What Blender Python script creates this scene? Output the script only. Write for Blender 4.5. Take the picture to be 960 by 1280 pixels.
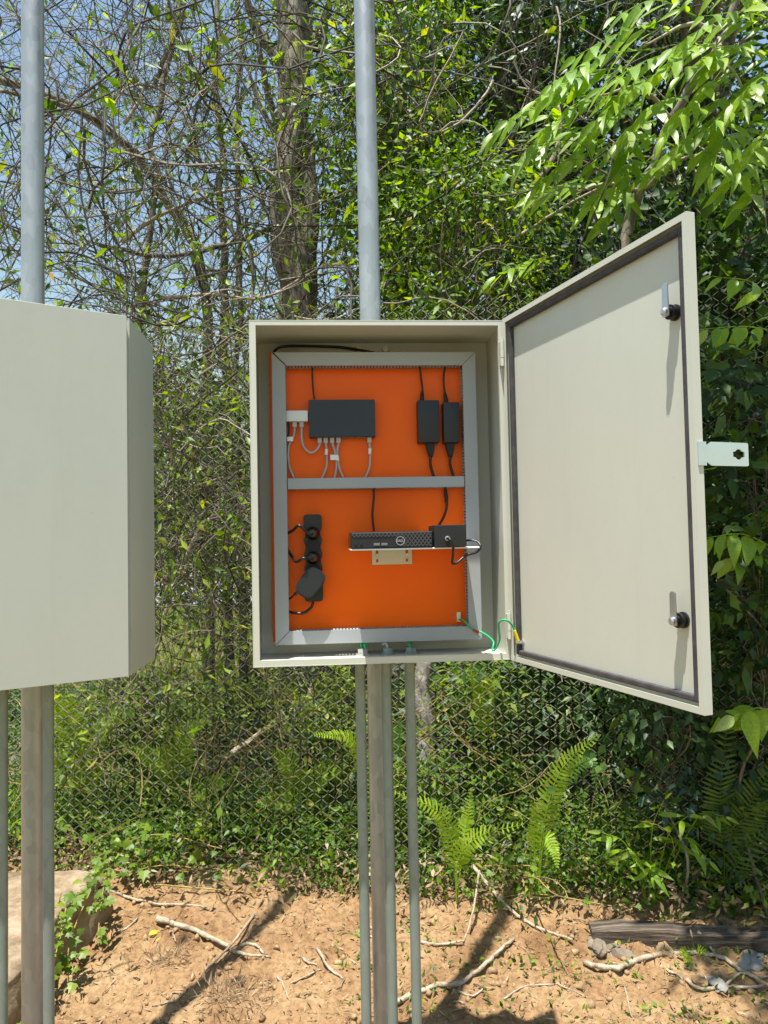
import bpy, bmesh, math, random
import numpy as np
from mathutils import Matrix, Vector

for o in list(bpy.data.objects): bpy.data.objects.remove(o)
S = bpy.context.scene
COL = S.collection
R = math.radians

# ------------------------------------------------------------------ camera
F_PX, PITCH, ROLL, CAMH = 925.0, 0.0395, 0.0196, 1.5
cp_, sp_ = math.cos(PITCH), math.sin(PITCH); cr_, sr_ = math.cos(ROLL), math.sin(ROLL)
FW = Vector((0, cp_, sp_)); U0 = Vector((0, -sp_, cp_)); R0 = Vector((1, 0, 0))
RT = R0*cr_ - U0*sr_; UP = R0*sr_ + U0*cr_
cam_d = bpy.data.cameras.new('camera'); cam = bpy.data.objects.new('camera', cam_d); COL.objects.link(cam)
m = Matrix.Identity(4)
for i in range(3):
    m[i][0], m[i][1], m[i][2] = RT[i], UP[i], -FW[i]
m[2][3] = CAMH
cam.matrix_world = m
cam_d.sensor_fit = 'VERTICAL'; cam_d.sensor_height = 36; cam_d.lens = F_PX/1280*36
cam_d.clip_start = .05; cam_d.clip_end = 2000
S.camera = cam
CAM = Vector((0, 0, CAMH))

# ------------------------------------------------------------------ light
SUN_EL, SUN_AZ = R(76.5), R(27.0)             # sun behind the viewer, to the left
to_sun = Vector((-math.sin(SUN_AZ)*math.cos(SUN_EL), -math.cos(SUN_AZ)*math.cos(SUN_EL), math.sin(SUN_EL)))
w = bpy.data.worlds.new('World'); S.world = w; w.use_nodes = True
nt = w.node_tree; bg = nt.nodes['Background']
sky = nt.nodes.new('ShaderNodeTexSky'); sky.sky_type = 'NISHITA'; sky.sun_disc = False
sky.sun_elevation = SUN_EL; sky.sun_rotation = math.pi + SUN_AZ
sky.air_density = 2.0; sky.dust_density = 0.5; sky.ozone_density = 2.2
nt.links.new(sky.outputs[0], bg.inputs[0]); bg.inputs[1].default_value = 0.082
sl = bpy.data.lights.new('sun', 'SUN'); so = bpy.data.objects.new('sun', sl); COL.objects.link(so)
sl.energy = 5.0; sl.angle = R(0.5); sl.color = (1, .965, .90)
so.rotation_euler = to_sun.to_track_quat('Z', 'Y').to_euler(); so.location = to_sun*30
S.view_settings.view_transform = 'Standard'; S.view_settings.look = 'None'
S.view_settings.gamma = 1; S.view_settings.exposure = 1.0

# ------------------------------------------------------------------ helpers
def ray(px, py): return (FW + RT*((px-480)/F_PX) + UP*((640-py)/F_PX))
def at(px, py, Y): d = ray(px, py); return CAM + d*(Y/d.y)
def on_plane(px, py, p, n):
    d = ray(px, py); return CAM + d*((p-CAM).dot(n)/d.dot(n))
WM = {}
def tag(o, label=None, cat=None, group=None, kind=None):
    if label: o['label'] = label
    if cat: o['category'] = cat
    if group: o['group'] = group
    if kind: o['kind'] = kind
    return o
def thing(name, label, cat, M, group=None):
    o = bpy.data.objects.new(name, None); COL.objects.link(o); o.empty_display_size = .05
    M = M if isinstance(M, Matrix) else Matrix.Translation(Vector(M))
    o.matrix_world = M; WM[o] = M.copy()
    return tag(o, label, cat, group)

class MB:
    def __init__(s): s.v = []; s.f = []; s.mi = []; s.M = Matrix.Identity(4); s.cur = 0
    def add(s, vs, fs):
        b = len(s.v); s.v += [s.M @ Vector(v) for v in vs]
        for f in fs: s.f.append([i+b for i in f]); s.mi.append(s.cur)
        return s
    def box(s, x0, x1, y0, y1, z0, z1):
        return s.add([(x0,y0,z0),(x1,y0,z0),(x1,y1,z0),(x0,y1,z0),(x0,y0,z1),(x1,y0,z1),(x1,y1,z1),(x0,y1,z1)],
                     [(3,2,1,0),(4,5,6,7),(0,1,5,4),(1,2,6,5),(2,3,7,6),(3,0,4,7)])
    def rbox(s, x0, x1, y0, y1, z0, z1, r=.003, seg=2):
        bm = bmesh.new(); bmesh.ops.create_cube(bm, size=1)
        for v in bm.verts:
            v.co = Vector(((x0+x1)/2+v.co.x*(x1-x0), (y0+y1)/2+v.co.y*(y1-y0), (z0+z1)/2+v.co.z*(z1-z0)))
        bmesh.ops.bevel(bm, geom=bm.edges[:], offset=r, segments=seg, affect='EDGES', profile=.6)
        return s.frombm(bm)
    def frombm(s, bm):
        bm.verts.index_update()
        s.add([v.co.copy() for v in bm.verts], [[v.index for v in f.verts] for f in bm.faces]); bm.free(); return s
    def prism(s, outline, axis, a, b, r=0):
        # outline: list of 2-D points; axis 'y' -> (x,z), 'z' -> (x,y), 'x' -> (y,z)
        mk = {'y': lambda p, t: (p[0], t, p[1]), 'z': lambda p, t: (p[0], p[1], t), 'x': lambda p, t: (t, p[0], p[1])}[axis]
        bm = bmesh.new()
        A = [bm.verts.new(mk(p, a)) for p in outline]; B = [bm.verts.new(mk(p, b)) for p in outline]; n = len(outline)
        fa = bm.faces.new(A); fb = bm.faces.new(B[::-1])
        for i in range(n): bm.faces.new((A[i], B[i], B[(i+1) % n], A[(i+1) % n]))
        bmesh.ops.recalc_face_normals(bm, faces=bm.faces[:])
        if r: bmesh.ops.bevel(bm, geom=[e for e in fa.edges]+[e for e in fb.edges], offset=r, segments=2, affect='EDGES')
        bmesh.ops.triangulate(bm, faces=[f for f in bm.faces if len(f.verts) > 4])
        return s.frombm(bm)
    def tube(s, pts, rad, n=8, cap=True):
        pts = [Vector(p) for p in pts]; k = len(pts)
        if not hasattr(rad, '__len__'): rad = [rad]*k
        vs = []; prev = None
        for i, p in enumerate(pts):
            t = (pts[min(i+1, k-1)]-pts[max(i-1, 0)]).normalized()
            if prev is None:
                a = Vector((0, 0, 1)) if abs(t.z) < .9 else Vector((1, 0, 0)); nx = t.cross(a).normalized()
            else: nx = (prev - t*prev.dot(t)).normalized()
            prev = nx; ny = t.cross(nx)
            for j in range(n):
                q = 2*math.pi*j/n; vs.append(p + (nx*math.cos(q)+ny*math.sin(q))*rad[i])
        fs = [(i*n+j, i*n+(j+1) % n, (i+1)*n+(j+1) % n, (i+1)*n+j) for i in range(k-1) for j in range(n)]
        if cap: fs += [tuple(range(n))[::-1], tuple(range((k-1)*n, k*n))]
        return s.add(vs, fs)
    def lathe(s, prof, p0, ax, n=16):
        p0 = Vector(p0); ax = Vector(ax).normalized(); a = Vector((0, 0, 1)) if abs(ax.z) < .9 else Vector((1, 0, 0))
        nx = ax.cross(a).normalized(); ny = ax.cross(nx); vs = []
        for (h, r) in prof:
            for j in range(n):
                q = 2*math.pi*j/n; vs.append(p0+ax*h+(nx*math.cos(q)+ny*math.sin(q))*r)
        k = len(prof)
        fs = [(i*n+j, i*n+(j+1) % n, (i+1)*n+(j+1) % n, (i+1)*n+j) for i in range(k-1) for j in range(n)]
        fs += [tuple(range(n))[::-1], tuple(range((k-1)*n, k*n))]
        return s.add(vs, fs)
    def build(s, name, mats, parent=None, smooth=None, space=None):
        if not isinstance(mats, (list, tuple)): mats = [mats]
        if space is not None: s.v = [space @ v for v in s.v]
        me = bpy.data.meshes.new(name); o = bpy.data.objects.new(name, me)
        if parent is not None:
            inv = WM[parent].inverted(); vs = [inv @ v for v in s.v]; o.parent = parent; WM[o] = WM[parent]
        else:
            xs = np.array(s.v); c = Vector(((xs[:,0].min()+xs[:,0].max())/2, (xs[:,1].min()+xs[:,1].max())/2, xs[:,2].min()))
            vs = [v-c for v in s.v]; o.location = c; WM[o] = Matrix.Translation(c)
        me.from_pydata([tuple(v) for v in vs], [], s.f)
        for mm in mats: me.materials.append(mm)
        if len(mats) > 1: me.polygons.foreach_set('material_index', s.mi)
        me.update(); bm = bmesh.new(); bm.from_mesh(me); bmesh.ops.recalc_face_normals(bm, faces=bm.faces[:]); bm.to_mesh(me); bm.free()
        if smooth: smooth_mesh(me, smooth)
        COL.objects.link(o); return o
def smooth_mesh(me, ang=35):
    me.polygons.foreach_set('use_smooth', [True]*len(me.polygons))
    if ang < 180: me.set_sharp_from_angle(angle=R(ang))
def np_mesh(name, V, Fc, mat, parent=None, smooth=False, origin=None):
    V = np.asarray(V, dtype=np.float32); Fc = np.asarray(Fc, dtype=np.int32)
    me = bpy.data.meshes.new(name); o = bpy.data.objects.new(name, me)
    if parent is not None:
        t = np.array(WM[parent].translation); V = V - t; o.parent = parent; WM[o] = WM[parent]
    else:
        c = np.array([(V[:,0].min()+V[:,0].max())/2, (V[:,1].min()+V[:,1].max())/2, V[:,2].min()]); V = V-c
        o.location = c; WM[o] = Matrix.Translation(Vector(c))
    k = Fc.shape[1]
    me.vertices.add(len(V)); me.vertices.foreach_set('co', V.astype(np.float32).ravel())
    me.loops.add(Fc.size); me.loops.foreach_set('vertex_index', Fc.ravel())
    me.polygons.add(len(Fc)); me.polygons.foreach_set('loop_start', np.arange(len(Fc), dtype=np.int32)*k)
    me.update(calc_edges=True)
    for mm in (mat if isinstance(mat, (list, tuple)) else [mat]): me.materials.append(mm)
    if smooth: me.polygons.foreach_set('use_smooth', [True]*len(Fc))
    COL.objects.link(o); return o
def smoothpts(pts, n=6):
    """Catmull-Rom through pts"""
    P = [Vector(p) for p in pts]
    if len(P) < 3: return [P[0].lerp(P[1], i/n) for i in range(n+1)]
    P = [P[0]*2-P[1]] + P + [P[-1]*2-P[-2]]; out = []
    for i in range(1, len(P)-2):
        a, b, c, d = P[i-1:i+3]
        for j in range(n):
            t = j/n; out.append(.5*((2*b)+(c-a)*t+(2*a-5*b+4*c-d)*t*t+(3*b-a-3*c+d)*t**3))
    out.append(P[-2]); return out
# value noise -------------------------------------------------------
def vnoise(x, y, seed=0):
    xi = np.floor(x).astype(np.int64); yi = np.floor(y).astype(np.int64); fx = x-xi; fy = y-yi
    fx = fx*fx*(3-2*fx); fy = fy*fy*(3-2*fy)
    def h(a, b):
        n = (a*374761393 + b*668265263 + seed*2147483647) & 0xffffffff
        n = ((n ^ (n >> 13))*1274126177) & 0xffffffff
        return ((n ^ (n >> 16)) & 0xffff)/65535.0
    return (h(xi, yi)*(1-fx)+h(xi+1, yi)*fx)*(1-fy)+(h(xi, yi+1)*(1-fx)+h(xi+1, yi+1)*fx)*fy
def fbm(x, y, oct=4, seed=0):
    t = 0; a = .5
    for i in range(oct): t = t+a*(vnoise(x, y, seed+i)-.5); x = x*2.03+7.1; y = y*2.03+3.7; a *= .5
    return t
FEN = lambda x: 3.10-.19*x             # the line the fence stands on
def gh(x, y):
    x = np.asarray(x, float); y = np.asarray(y, float)
    near = np.clip((y-.3)/.8, 0, 1)*np.clip((7-y)/2, 0, 1)*np.clip((3.6-np.abs(x))/1.0, 0, 1)
    h = .075*fbm(x*1.6, y*1.6, 3, 3)+near*(.07*fbm(x*7, y*7, 3, 11)+.055*fbm(x*26, y*26, 4, 5))
    d = y-FEN(x)
    h = h+.05*np.exp(-(d/.35)**2)+near*.03
    h = h+.25*fbm(x*.12, y*.12, 2, 9)*np.clip((y-9)/20, 0, 1)
    return h
def gz(x, y): return float(gh(np.array([x]), np.array([y]))[0])
def G(px, py, lift=0):
    d = ray(px, py); p = CAM + d*(-CAMH/d.z)
    for _ in range(4):
        z = gz(p.x, p.y); p = CAM + d*((z-CAMH)/d.z)
    p.z += lift; return p

# ------------------------------------------------------------------ materials
def mat(name):
    mm = bpy.data.materials.new(name); mm.use_nodes = True
    return mm, mm.node_tree, mm.node_tree.nodes['Principled BSDF']
def noise_n(t, scale, detail=4, rough=.6, coord='Object', stretch=None):
    tc = t.nodes.new('ShaderNodeTexCoord'); n = t.nodes.new('ShaderNodeTexNoise')
    n.inputs['Scale'].default_value = scale; n.inputs['Detail'].default_value = detail; n.inputs['Roughness'].default_value = rough
    if stretch:
        mp = t.nodes.new('ShaderNodeMapping'); mp.inputs['Scale'].default_value = stretch
        t.links.new(tc.outputs[coord], mp.inputs[0]); t.links.new(mp.outputs[0], n.inputs['Vector'])
    else: t.links.new(tc.outputs[coord], n.inputs['Vector'])
    return n
def ramp_n(t, src, stops):
    r = t.nodes.new('ShaderNodeValToRGB'); e = r.color_ramp.elements
    while len(e) < len(stops): e.new(.5)
    for i, (p, c) in enumerate(stops): e[i].position = p; e[i].color = (*c, 1) if len(c) == 3 else c
    t.links.new(src, r.inputs[0]); return r
def bump_n(t, b, src, strength, dist=.002):
    bp = t.nodes.new('ShaderNodeBump'); bp.inputs['Strength'].default_value = strength; bp.inputs['Distance'].default_value = dist
    t.links.new(src, bp.inputs['Height']); t.links.new(bp.outputs[0], b.inputs['Normal']); return bp
def plain(name, col, rough=.5, metal=0, var=.12, nscale=20, bump=0, bscale=300, stretch=None, spec=.5):
    mm, t, b = mat(name)
    n = noise_n(t, nscale, 5, .6, stretch=stretch)
    lo = tuple(max(0, c*(1-var)) for c in col); hi = tuple(min(1, c*(1+var)) for c in col)
    r = ramp_n(t, n.outputs[0], [(.3, lo), (.7, hi)]); t.links.new(r.outputs[0], b.inputs['Base Color'])
    b.inputs['Roughness'].default_value = rough; b.inputs['Metallic'].default_value = metal
    b.inputs['Specular IOR Level'].default_value = spec
    if bump: bump_n(t, b, noise_n(t, bscale, 2).outputs[0], bump)
    return mm
M = {}
def cabinet_paint(name, col):
    mm, t, b = mat(name)
    n = noise_n(t, 3, 6, .7, stretch=(1, 1, .35)); n2 = noise_n(t, 60, 4, .7)
    mx = t.nodes.new('ShaderNodeMath'); mx.operation = 'MULTIPLY_ADD'; mx.inputs[1].default_value = .25
    t.links.new(n2.outputs[0], mx.inputs[0]); t.links.new(n.outputs[0], mx.inputs[2])
    r = ramp_n(t, mx.outputs[0], [(.35, tuple(c*.92 for c in col)), (.62, col), (.8, tuple(min(1, c*1.04) for c in col))])
    st = noise_n(t, 16, 5, .75, stretch=(1, 1, .06)); rs = ramp_n(t, st.outputs[0], [(.56, (1, 1, 1)), (.74, (.88, .86, .80))])      # dust runs
    sp = noise_n(t, 140, 3, .6); rp_ = ramp_n(t, sp.outputs[0], [(.70, (1, 1, 1)), (.76, (.80, .77, .70))])                       # specks
    ma = t.nodes.new('ShaderNodeMix'); ma.data_type = 'RGBA'; ma.blend_type = 'MULTIPLY'; ma.inputs[0].default_value = .35
    mc = t.nodes.new('ShaderNodeMix'); mc.data_type = 'RGBA'; mc.blend_type = 'MULTIPLY'; mc.inputs[0].default_value = .6
    t.links.new(r.outputs[0], ma.inputs[6]); t.links.new(rs.outputs[0], ma.inputs[7]); t.links.new(ma.outputs[2], mc.inputs[6]); t.links.new(rp_.outputs[0], mc.inputs[7])
    t.links.new(mc.outputs[2], b.inputs['Base Color']); b.inputs['Roughness'].default_value = .42
    bump_n(t, b, noise_n(t, 420, 2).outputs[0], .12, .0006)
    return mm
M['paint'] = cabinet_paint('cabinet_paint', (.545, .548, .468))
M['paint2'] = cabinet_paint('cabinet_paint_cool', (.475, .49, .43))
def orange():
    mm, t, b = mat('orange_paint')
    n = noise_n(t, 4, 5); r = ramp_n(t, n.outputs[0], [(.3, (.92, .115, .001)), (.7, (.97, .14, .001))])
    t.links.new(r.outputs[0], b.inputs['Base Color']); b.inputs['Roughness'].default_value = .28; b.inputs['Specular IOR Level'].default_value = .2
    bump_n(t, b, noise_n(t, 160, 2).outputs[0], .06, .0006); return mm
M['orange'] = orange()
def galv(name, lo, hi, metal, rough):
    mm, t, b = mat(name)
    v = t.nodes.new('ShaderNodeTexVoronoi'); v.inputs['Scale'].default_value = 55
    tc = t.nodes.new('ShaderNodeTexCoord'); mp = t.nodes.new('ShaderNodeMapping'); mp.inputs['Scale'].default_value = (1, 1, .45)
    t.links.new(tc.outputs['Object'], mp.inputs[0]); t.links.new(mp.outputs[0], v.inputs['Vector'])
    n = noise_n(t, 9, 6, .7, stretch=(1, 1, .12))
    mx = t.nodes.new('ShaderNodeMix'); mx.data_type = 'FLOAT'; mx.inputs[0].default_value = .75
    sp = t.nodes.new('ShaderNodeSeparateColor'); t.links.new(v.outputs['Color'], sp.inputs[0])
    t.links.new(sp.outputs[0], mx.inputs[2]); t.links.new(n.outputs[0], mx.inputs[3])
    r = ramp_n(t, mx.outputs[0], [(.2, lo), (.8, hi)]); t.links.new(r.outputs[0], b.inputs['Base Color'])
    b.inputs['Metallic'].default_value = metal
    rr = t.nodes.new('ShaderNodeMath'); rr.operation = 'MULTIPLY_ADD'; rr.inputs[1].default_value = .2; rr.inputs[2].default_value = rough-.1
    t.links.new(mx.outputs[0], rr.inputs[0]); t.links.new(rr.outputs[0], b.inputs['Roughness'])
    bump_n(t, b, n.outputs[0], .1, .001); return mm
M['galv'] = galv('galvanised_steel', (.28, .30, .30), (.46, .48, .48), .5, .36)
M['conduit'] = galv('conduit_steel', (.18, .225, .205), (.275, .33, .30), .3, .48)
M['wire'] = galv('weathered_wire', (.30, .275, .205), (.50, .465, .36), .1, .6)
M['zinc'] = plain('bright_zinc', (.62, .72, .78), .28, .85, .1, 12, .05)
M['steel'] = plain('bright_steel', (.55, .56, .56), .3, .9, .1, 15)
M['duct'] = plain('grey_pvc', (.34, .36, .375), .42, 0, .05, 6, .05, 500)
M['slot'] = plain('slot_shadow_plastic', (.11, .115, .12), .6, 0, .1)
M['slate'] = plain('slate_metal', (.019, .027, .036), .42, .1, .12, 12, .1, 800)
M['brick'] = plain('charcoal_plastic', (.014, .0165, .020), .45, 0, .12, 12, .1, 900)
M['black'] = plain('black_plastic', (.006, .006, .007), .38, 0, .2, 30)
M['blackrough'] = plain('black_matt', (.008, .008, .009), .6, 0, .2, 30)
M['gasket'] = plain('rubber_gasket', (.055, .05, .052), .8, 0, .35, 40, .2, 200)
M['white'] = plain('white_plastic', (.72, .74, .76), .4, 0, .04, 8)
M['label'] = plain('paper_label', (.8, .8, .78), .7, 0, .05, 30)
M['ethernet'] = plain('grey_cable', (.42, .42, .42), .45, 0, .08, 20)
M['green'] = plain('green_wire', (.02, .38, .14), .4, 0, .1, 40)
M['yellow'] = plain('yellow_sleeve', (.75, .55, .02), .45, 0, .1, 40)
M['red'] = plain('red_sleeve', (.55, .03, .02), .45, 0, .1, 40)
M['beige'] = plain('beige_plate', (.60, .56, .45), .5, 0, .05, 8, .05)
M['rib'] = plain('grille_rib', (.075, .075, .08), .5, 0, .1, 30)
M['pcside'] = plain('glossy_black', (.009, .008, .008), .22, 0, .15, 30)
M['port'] = plain('port_metal', (.25, .26, .28), .35, .6, .1, 30)
M['logo'] = plain('silver_print', (.5, .5, .5), .4, .3, .05, 30)

def soil():
    mm, t, b = mat('dry_earth')
    n = noise_n(t, 3.2, 10, .72); r = ramp_n(t, n.outputs[0], [(.30, (.17, .085, .038)), (.47, (.32, .195, .095)), (.6, (.385, .255, .132)), (.75, (.44, .315, .178))])  # earth tones in both ramps, with relief highlights and small shadows painted in
    n2 = noise_n(t, 45, 6, .75); r2 = ramp_n(t, n2.outputs[0], [(.32, (.5, .45, .42)), (.55, (1, 1, 1)), (.8, (1.0, 1.0, 1.0))])
    mx = t.nodes.new('ShaderNodeMix'); mx.data_type = 'RGBA'; mx.blend_type = 'MULTIPLY'; mx.inputs[0].default_value = 1
    t.links.new(r.outputs[0], mx.inputs[6]); t.links.new(r2.outputs[0], mx.inputs[7])
    # beyond the fence the bare earth gives way to litter and turf
    tc = t.nodes.new('ShaderNodeNewGeometry'); sx = t.nodes.new('ShaderNodeSeparateXYZ'); t.links.new(tc.outputs['Position'], sx.inputs[0])
    dd = t.nodes.new('ShaderNodeMath'); dd.operation = 'MULTIPLY_ADD'; dd.inputs[1].default_value = .19
    t.links.new(sx.outputs[0], dd.inputs[0]); t.links.new(sx.outputs[1], dd.inputs[2])
    n3 = noise_n(t, 5, 5, .7); d2 = t.nodes.new('ShaderNodeMath'); d2.operation = 'MULTIPLY_ADD'; d2.inputs[1].default_value = .5
    t.links.new(n3.outputs[0], d2.inputs[0]); t.links.new(dd.outputs[0], d2.inputs[2])
    mr = t.nodes.new('ShaderNodeMapRange'); mr.inputs[1].default_value = 3.25; mr.inputs[2].default_value = 3.6; mrb = t.nodes.new('ShaderNodeMapRange'); mrb.inputs[1].default_value = 1.1; mrb.inputs[2].default_value = .5; mxx = t.nodes.new('ShaderNodeMath'); mxx.operation = 'MAXIMUM'; t.links.new(d2.outputs[0], mrb.inputs[0]); t.links.new(mr.outputs[0], mxx.inputs[0]); t.links.new(mrb.outputs[0], mxx.inputs[1])  # unseen earth behind the viewer darkened to litter, to cut bounced light
    t.links.new(d2.outputs[0], mr.inputs[0])
    n4 = noise_n(t, .8, 8, .75); r4 = ramp_n(t, n4.outputs[0], [(.3, (.10, .075, .045)), (.48, (.19, .15, .09)), (.62, (.13, .17, .045)), (.8, (.16, .22, .05))])
    m2 = t.nodes.new('ShaderNodeMix'); m2.data_type = 'RGBA'
    t.links.new(mxx.outputs[0], m2.inputs[0]); t.links.new(mx.outputs[2], m2.inputs[6]); t.links.new(r4.outputs[0], m2.inputs[7])
    t.links.new(m2.outputs[2], b.inputs['Base Color']); b.inputs['Roughness'].default_value = .95; b.inputs['Specular IOR Level'].default_value = .15
    bump_n(t, b, n2.outputs[0], .9, .012); return mm
M['soil'] = soil()
M['clod'] = plain('earth_clod', (.31, .205, .11), .95, 0, .5, 14, .5, 120, spec=.15)
M['stone'] = plain('pale_stone', (.19, .15, .105), .85, 0, .25, 20, .5, 120)
M['whitestone'] = plain('white_stone', (.22, .21, .19), .8, 0, .15, 25, .4, 120)

def bark(name, lo, mid, hi, sc=14, st=(1, 1, .18)):
    mm, t, b = mat(name); n = noise_n(t, sc, 8, .7, stretch=st)
    r = ramp_n(t, n.outputs[0], [(.3, lo), (.5, mid), (.68, hi)]); t.links.new(r.outputs[0], b.inputs['Base Color'])
    b.inputs['Roughness'].default_value = .9; b.inputs['Specular IOR Level'].default_value = .2
    bump_n(t, b, n.outputs[0], .8, .012); return mm
M['bark'] = bark('grey_bark', (.06, .052, .04), (.17, .15, .115), (.34, .31, .25))
M['barkpale'] = bark('pale_bark', (.2, .16, .11), (.36, .31, .23), (.52, .47, .38))
M['lichen'] = bark('lichen_bark', (.12, .09, .07), (.3, .27, .24), (.66, .64, .6), 22, (1, 1, .6))
M['concrete'] = bark('weathered_concrete', (.13, .09, .05), (.27, .20, .125), (.38, .30, .21), 13, (1, 1, 1))
M['beam'] = bark('weathered_timber', (.03, .022, .016), (.09, .068, .05), (.24, .20, .16), 70, (.035, 1, 1))
def islands(name, stops, rough=.8, transl=0, spec=.3, veins=False):
    mm, t, b = mat(name); g = t.nodes.new('ShaderNodeNewGeometry')
    r = ramp_n(t, g.outputs['Random Per Island'], stops)
    src = r.outputs[0]
    if veins:
        oi = t.nodes.new('ShaderNodeObjectInfo'); r = ramp_n(t, oi.outputs['Random'], stops); src = r.outputs[0]
    n = noise_n(t, 30 if not veins else 18, 3); hs = t.nodes.new('ShaderNodeHueSaturation')
    mr = t.nodes.new('ShaderNodeMapRange'); mr.inputs[1].default_value = .3; mr.inputs[2].default_value = .7; mr.inputs[3].default_value = .8; mr.inputs[4].default_value = 1.2
    t.links.new(n.outputs[0], mr.inputs[0]); t.links.new(mr.outputs[0], hs.inputs['Value']); t.links.new(src, hs.inputs['Color'])
    t.links.new(hs.outputs[0], b.inputs['Base Color']); b.inputs['Roughness'].default_value = rough; b.inputs['Specular IOR Level'].default_value = spec
    if transl:
        tr = t.nodes.new('ShaderNodeBsdfTranslucent'); ad = t.nodes.new('ShaderNodeMixShader'); ad.inputs[0].default_value = transl
        h2 = t.nodes.new('ShaderNodeHueSaturation'); h2.inputs['Saturation'].default_value = 1.15; h2.inputs['Value'].default_value = 2.0; h2.inputs['Hue'].default_value = .485
        t.links.new(hs.outputs[0], h2.inputs['Color']); t.links.new(h2.outputs[0], tr.inputs[0])
        out = [x for x in t.nodes if x.type == 'OUTPUT_MATERIAL'][0]
        t.links.new(b.outputs[0], ad.inputs[1]); t.links.new(tr.outputs[0], ad.inputs[2]); t.links.new(ad.outputs[0], out.inputs[0])
    return mm
M['twig'] = islands('grey_twig', [(0, (.035, .032, .026)), (.45, (.085, .075, .058)), (.82, (.18, .155, .115)), (1, (.36, .31, .23))], .85)
M['twigyellow'] = islands('straw_stem', [(0, (.17, .12, .05)), (.5, (.30, .22, .07)), (1, (.42, .34, .13))], .7)
M['stick'] = bark('dry_stick', (.20, .15, .10), (.38, .31, .22), (.55, .48, .37), 40, (1, 1, 1))
M['leaf'] = islands('mixed_leaf', [(0, (.025, .06, .009)), (.35, (.06, .13, .013)), (.7, (.125, .23, .018)), (.92, (.22, .33, .026)), (1, (.32, .29, .05))], .46, .4, .32)
M['leafolive'] = islands('olive_leaf', [(0, (.035, .065, .01)), (.4, (.095, .165, .016)), (.75, (.19, .28, .026)), (.93, (.28, .36, .04)), (1, (.30, .22, .07))], .45, .38, .45)
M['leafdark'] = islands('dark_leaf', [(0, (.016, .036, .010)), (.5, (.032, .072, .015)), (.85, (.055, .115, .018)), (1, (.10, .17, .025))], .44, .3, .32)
M['leafblue'] = islands('bluish_leaf', [(0, (.025, .06, .04)), (.6, (.05, .10, .06)), (1, (.09, .15, .09))], .42, .25, .5)
M['leafdry'] = islands('dry_leaf', [(0, (.10, .06, .03)), (.4, (.20, .13, .07)), (.8, (.33, .24, .14)), (1, (.42, .34, .22))], .8, .15, .3)
M['leafbright'] = islands('bright_leaf', [(0, (.13, .25, .016)), (.5, (.20, .34, .02)), (.85, (.26, .40, .026)), (1, (.30, .38, .13))], .42, .42, .45, True)
M['leafivy'] = islands('ivy_leaf', [(0, (.07, .13, .012)), (.6, (.13, .22, .02)), (1, (.20, .27, .03))], .45, .4, .4, True)
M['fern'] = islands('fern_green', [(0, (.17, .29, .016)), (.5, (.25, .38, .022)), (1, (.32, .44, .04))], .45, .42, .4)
M['fernshade'] = islands('fern_shaded_green', [(0, (.045, .11, .014)), (1, (.085, .17, .02))], .45, .35, .4)  # fern green darkened in the colour to stand for fronds in shade
M['yellowleaf'] = islands('yellow_leaf', [(0, (.5, .36, .02)), (1, (.55, .42, .03))], .6, .2, .3)
M['grass'] = islands('lit_grass', [(0, (.10, .15, .02)), (.6, (.17, .23, .03)), (1, (.3, .28, .09))], .6, .35, .3)
M['road'] = plain('asphalt', (.20, .195, .19), .9, 0, .2, 3, .4, 60)
M['kerb'] = plain('kerb_concrete', (.45, .43, .4), .9, 0, .2, 6)
M['kerbyellow'] = plain('yellow_kerb_paint', (.72, .5, .04), .7, 0, .15, 6)
M['shedwall'] = plain('blue_grey_sheet', (.22, .27, .33), .5, .2, .15, 3)
M['shedwhite'] = plain('white_steel', (.75, .76, .78), .5, 0, .05, 3)
M['farleaf'] = islands('far_leaf', [(0, (.04, .06, .025)), (.5, (.09, .115, .04)), (.85, (.16, .18, .06)), (1, (.26, .24, .13))], .6, .3, .4)
M['fartrunk'] = islands('far_trunk', [(0, (.2, .18, .17)), (1, (.42, .40, .40))], .9)

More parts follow.
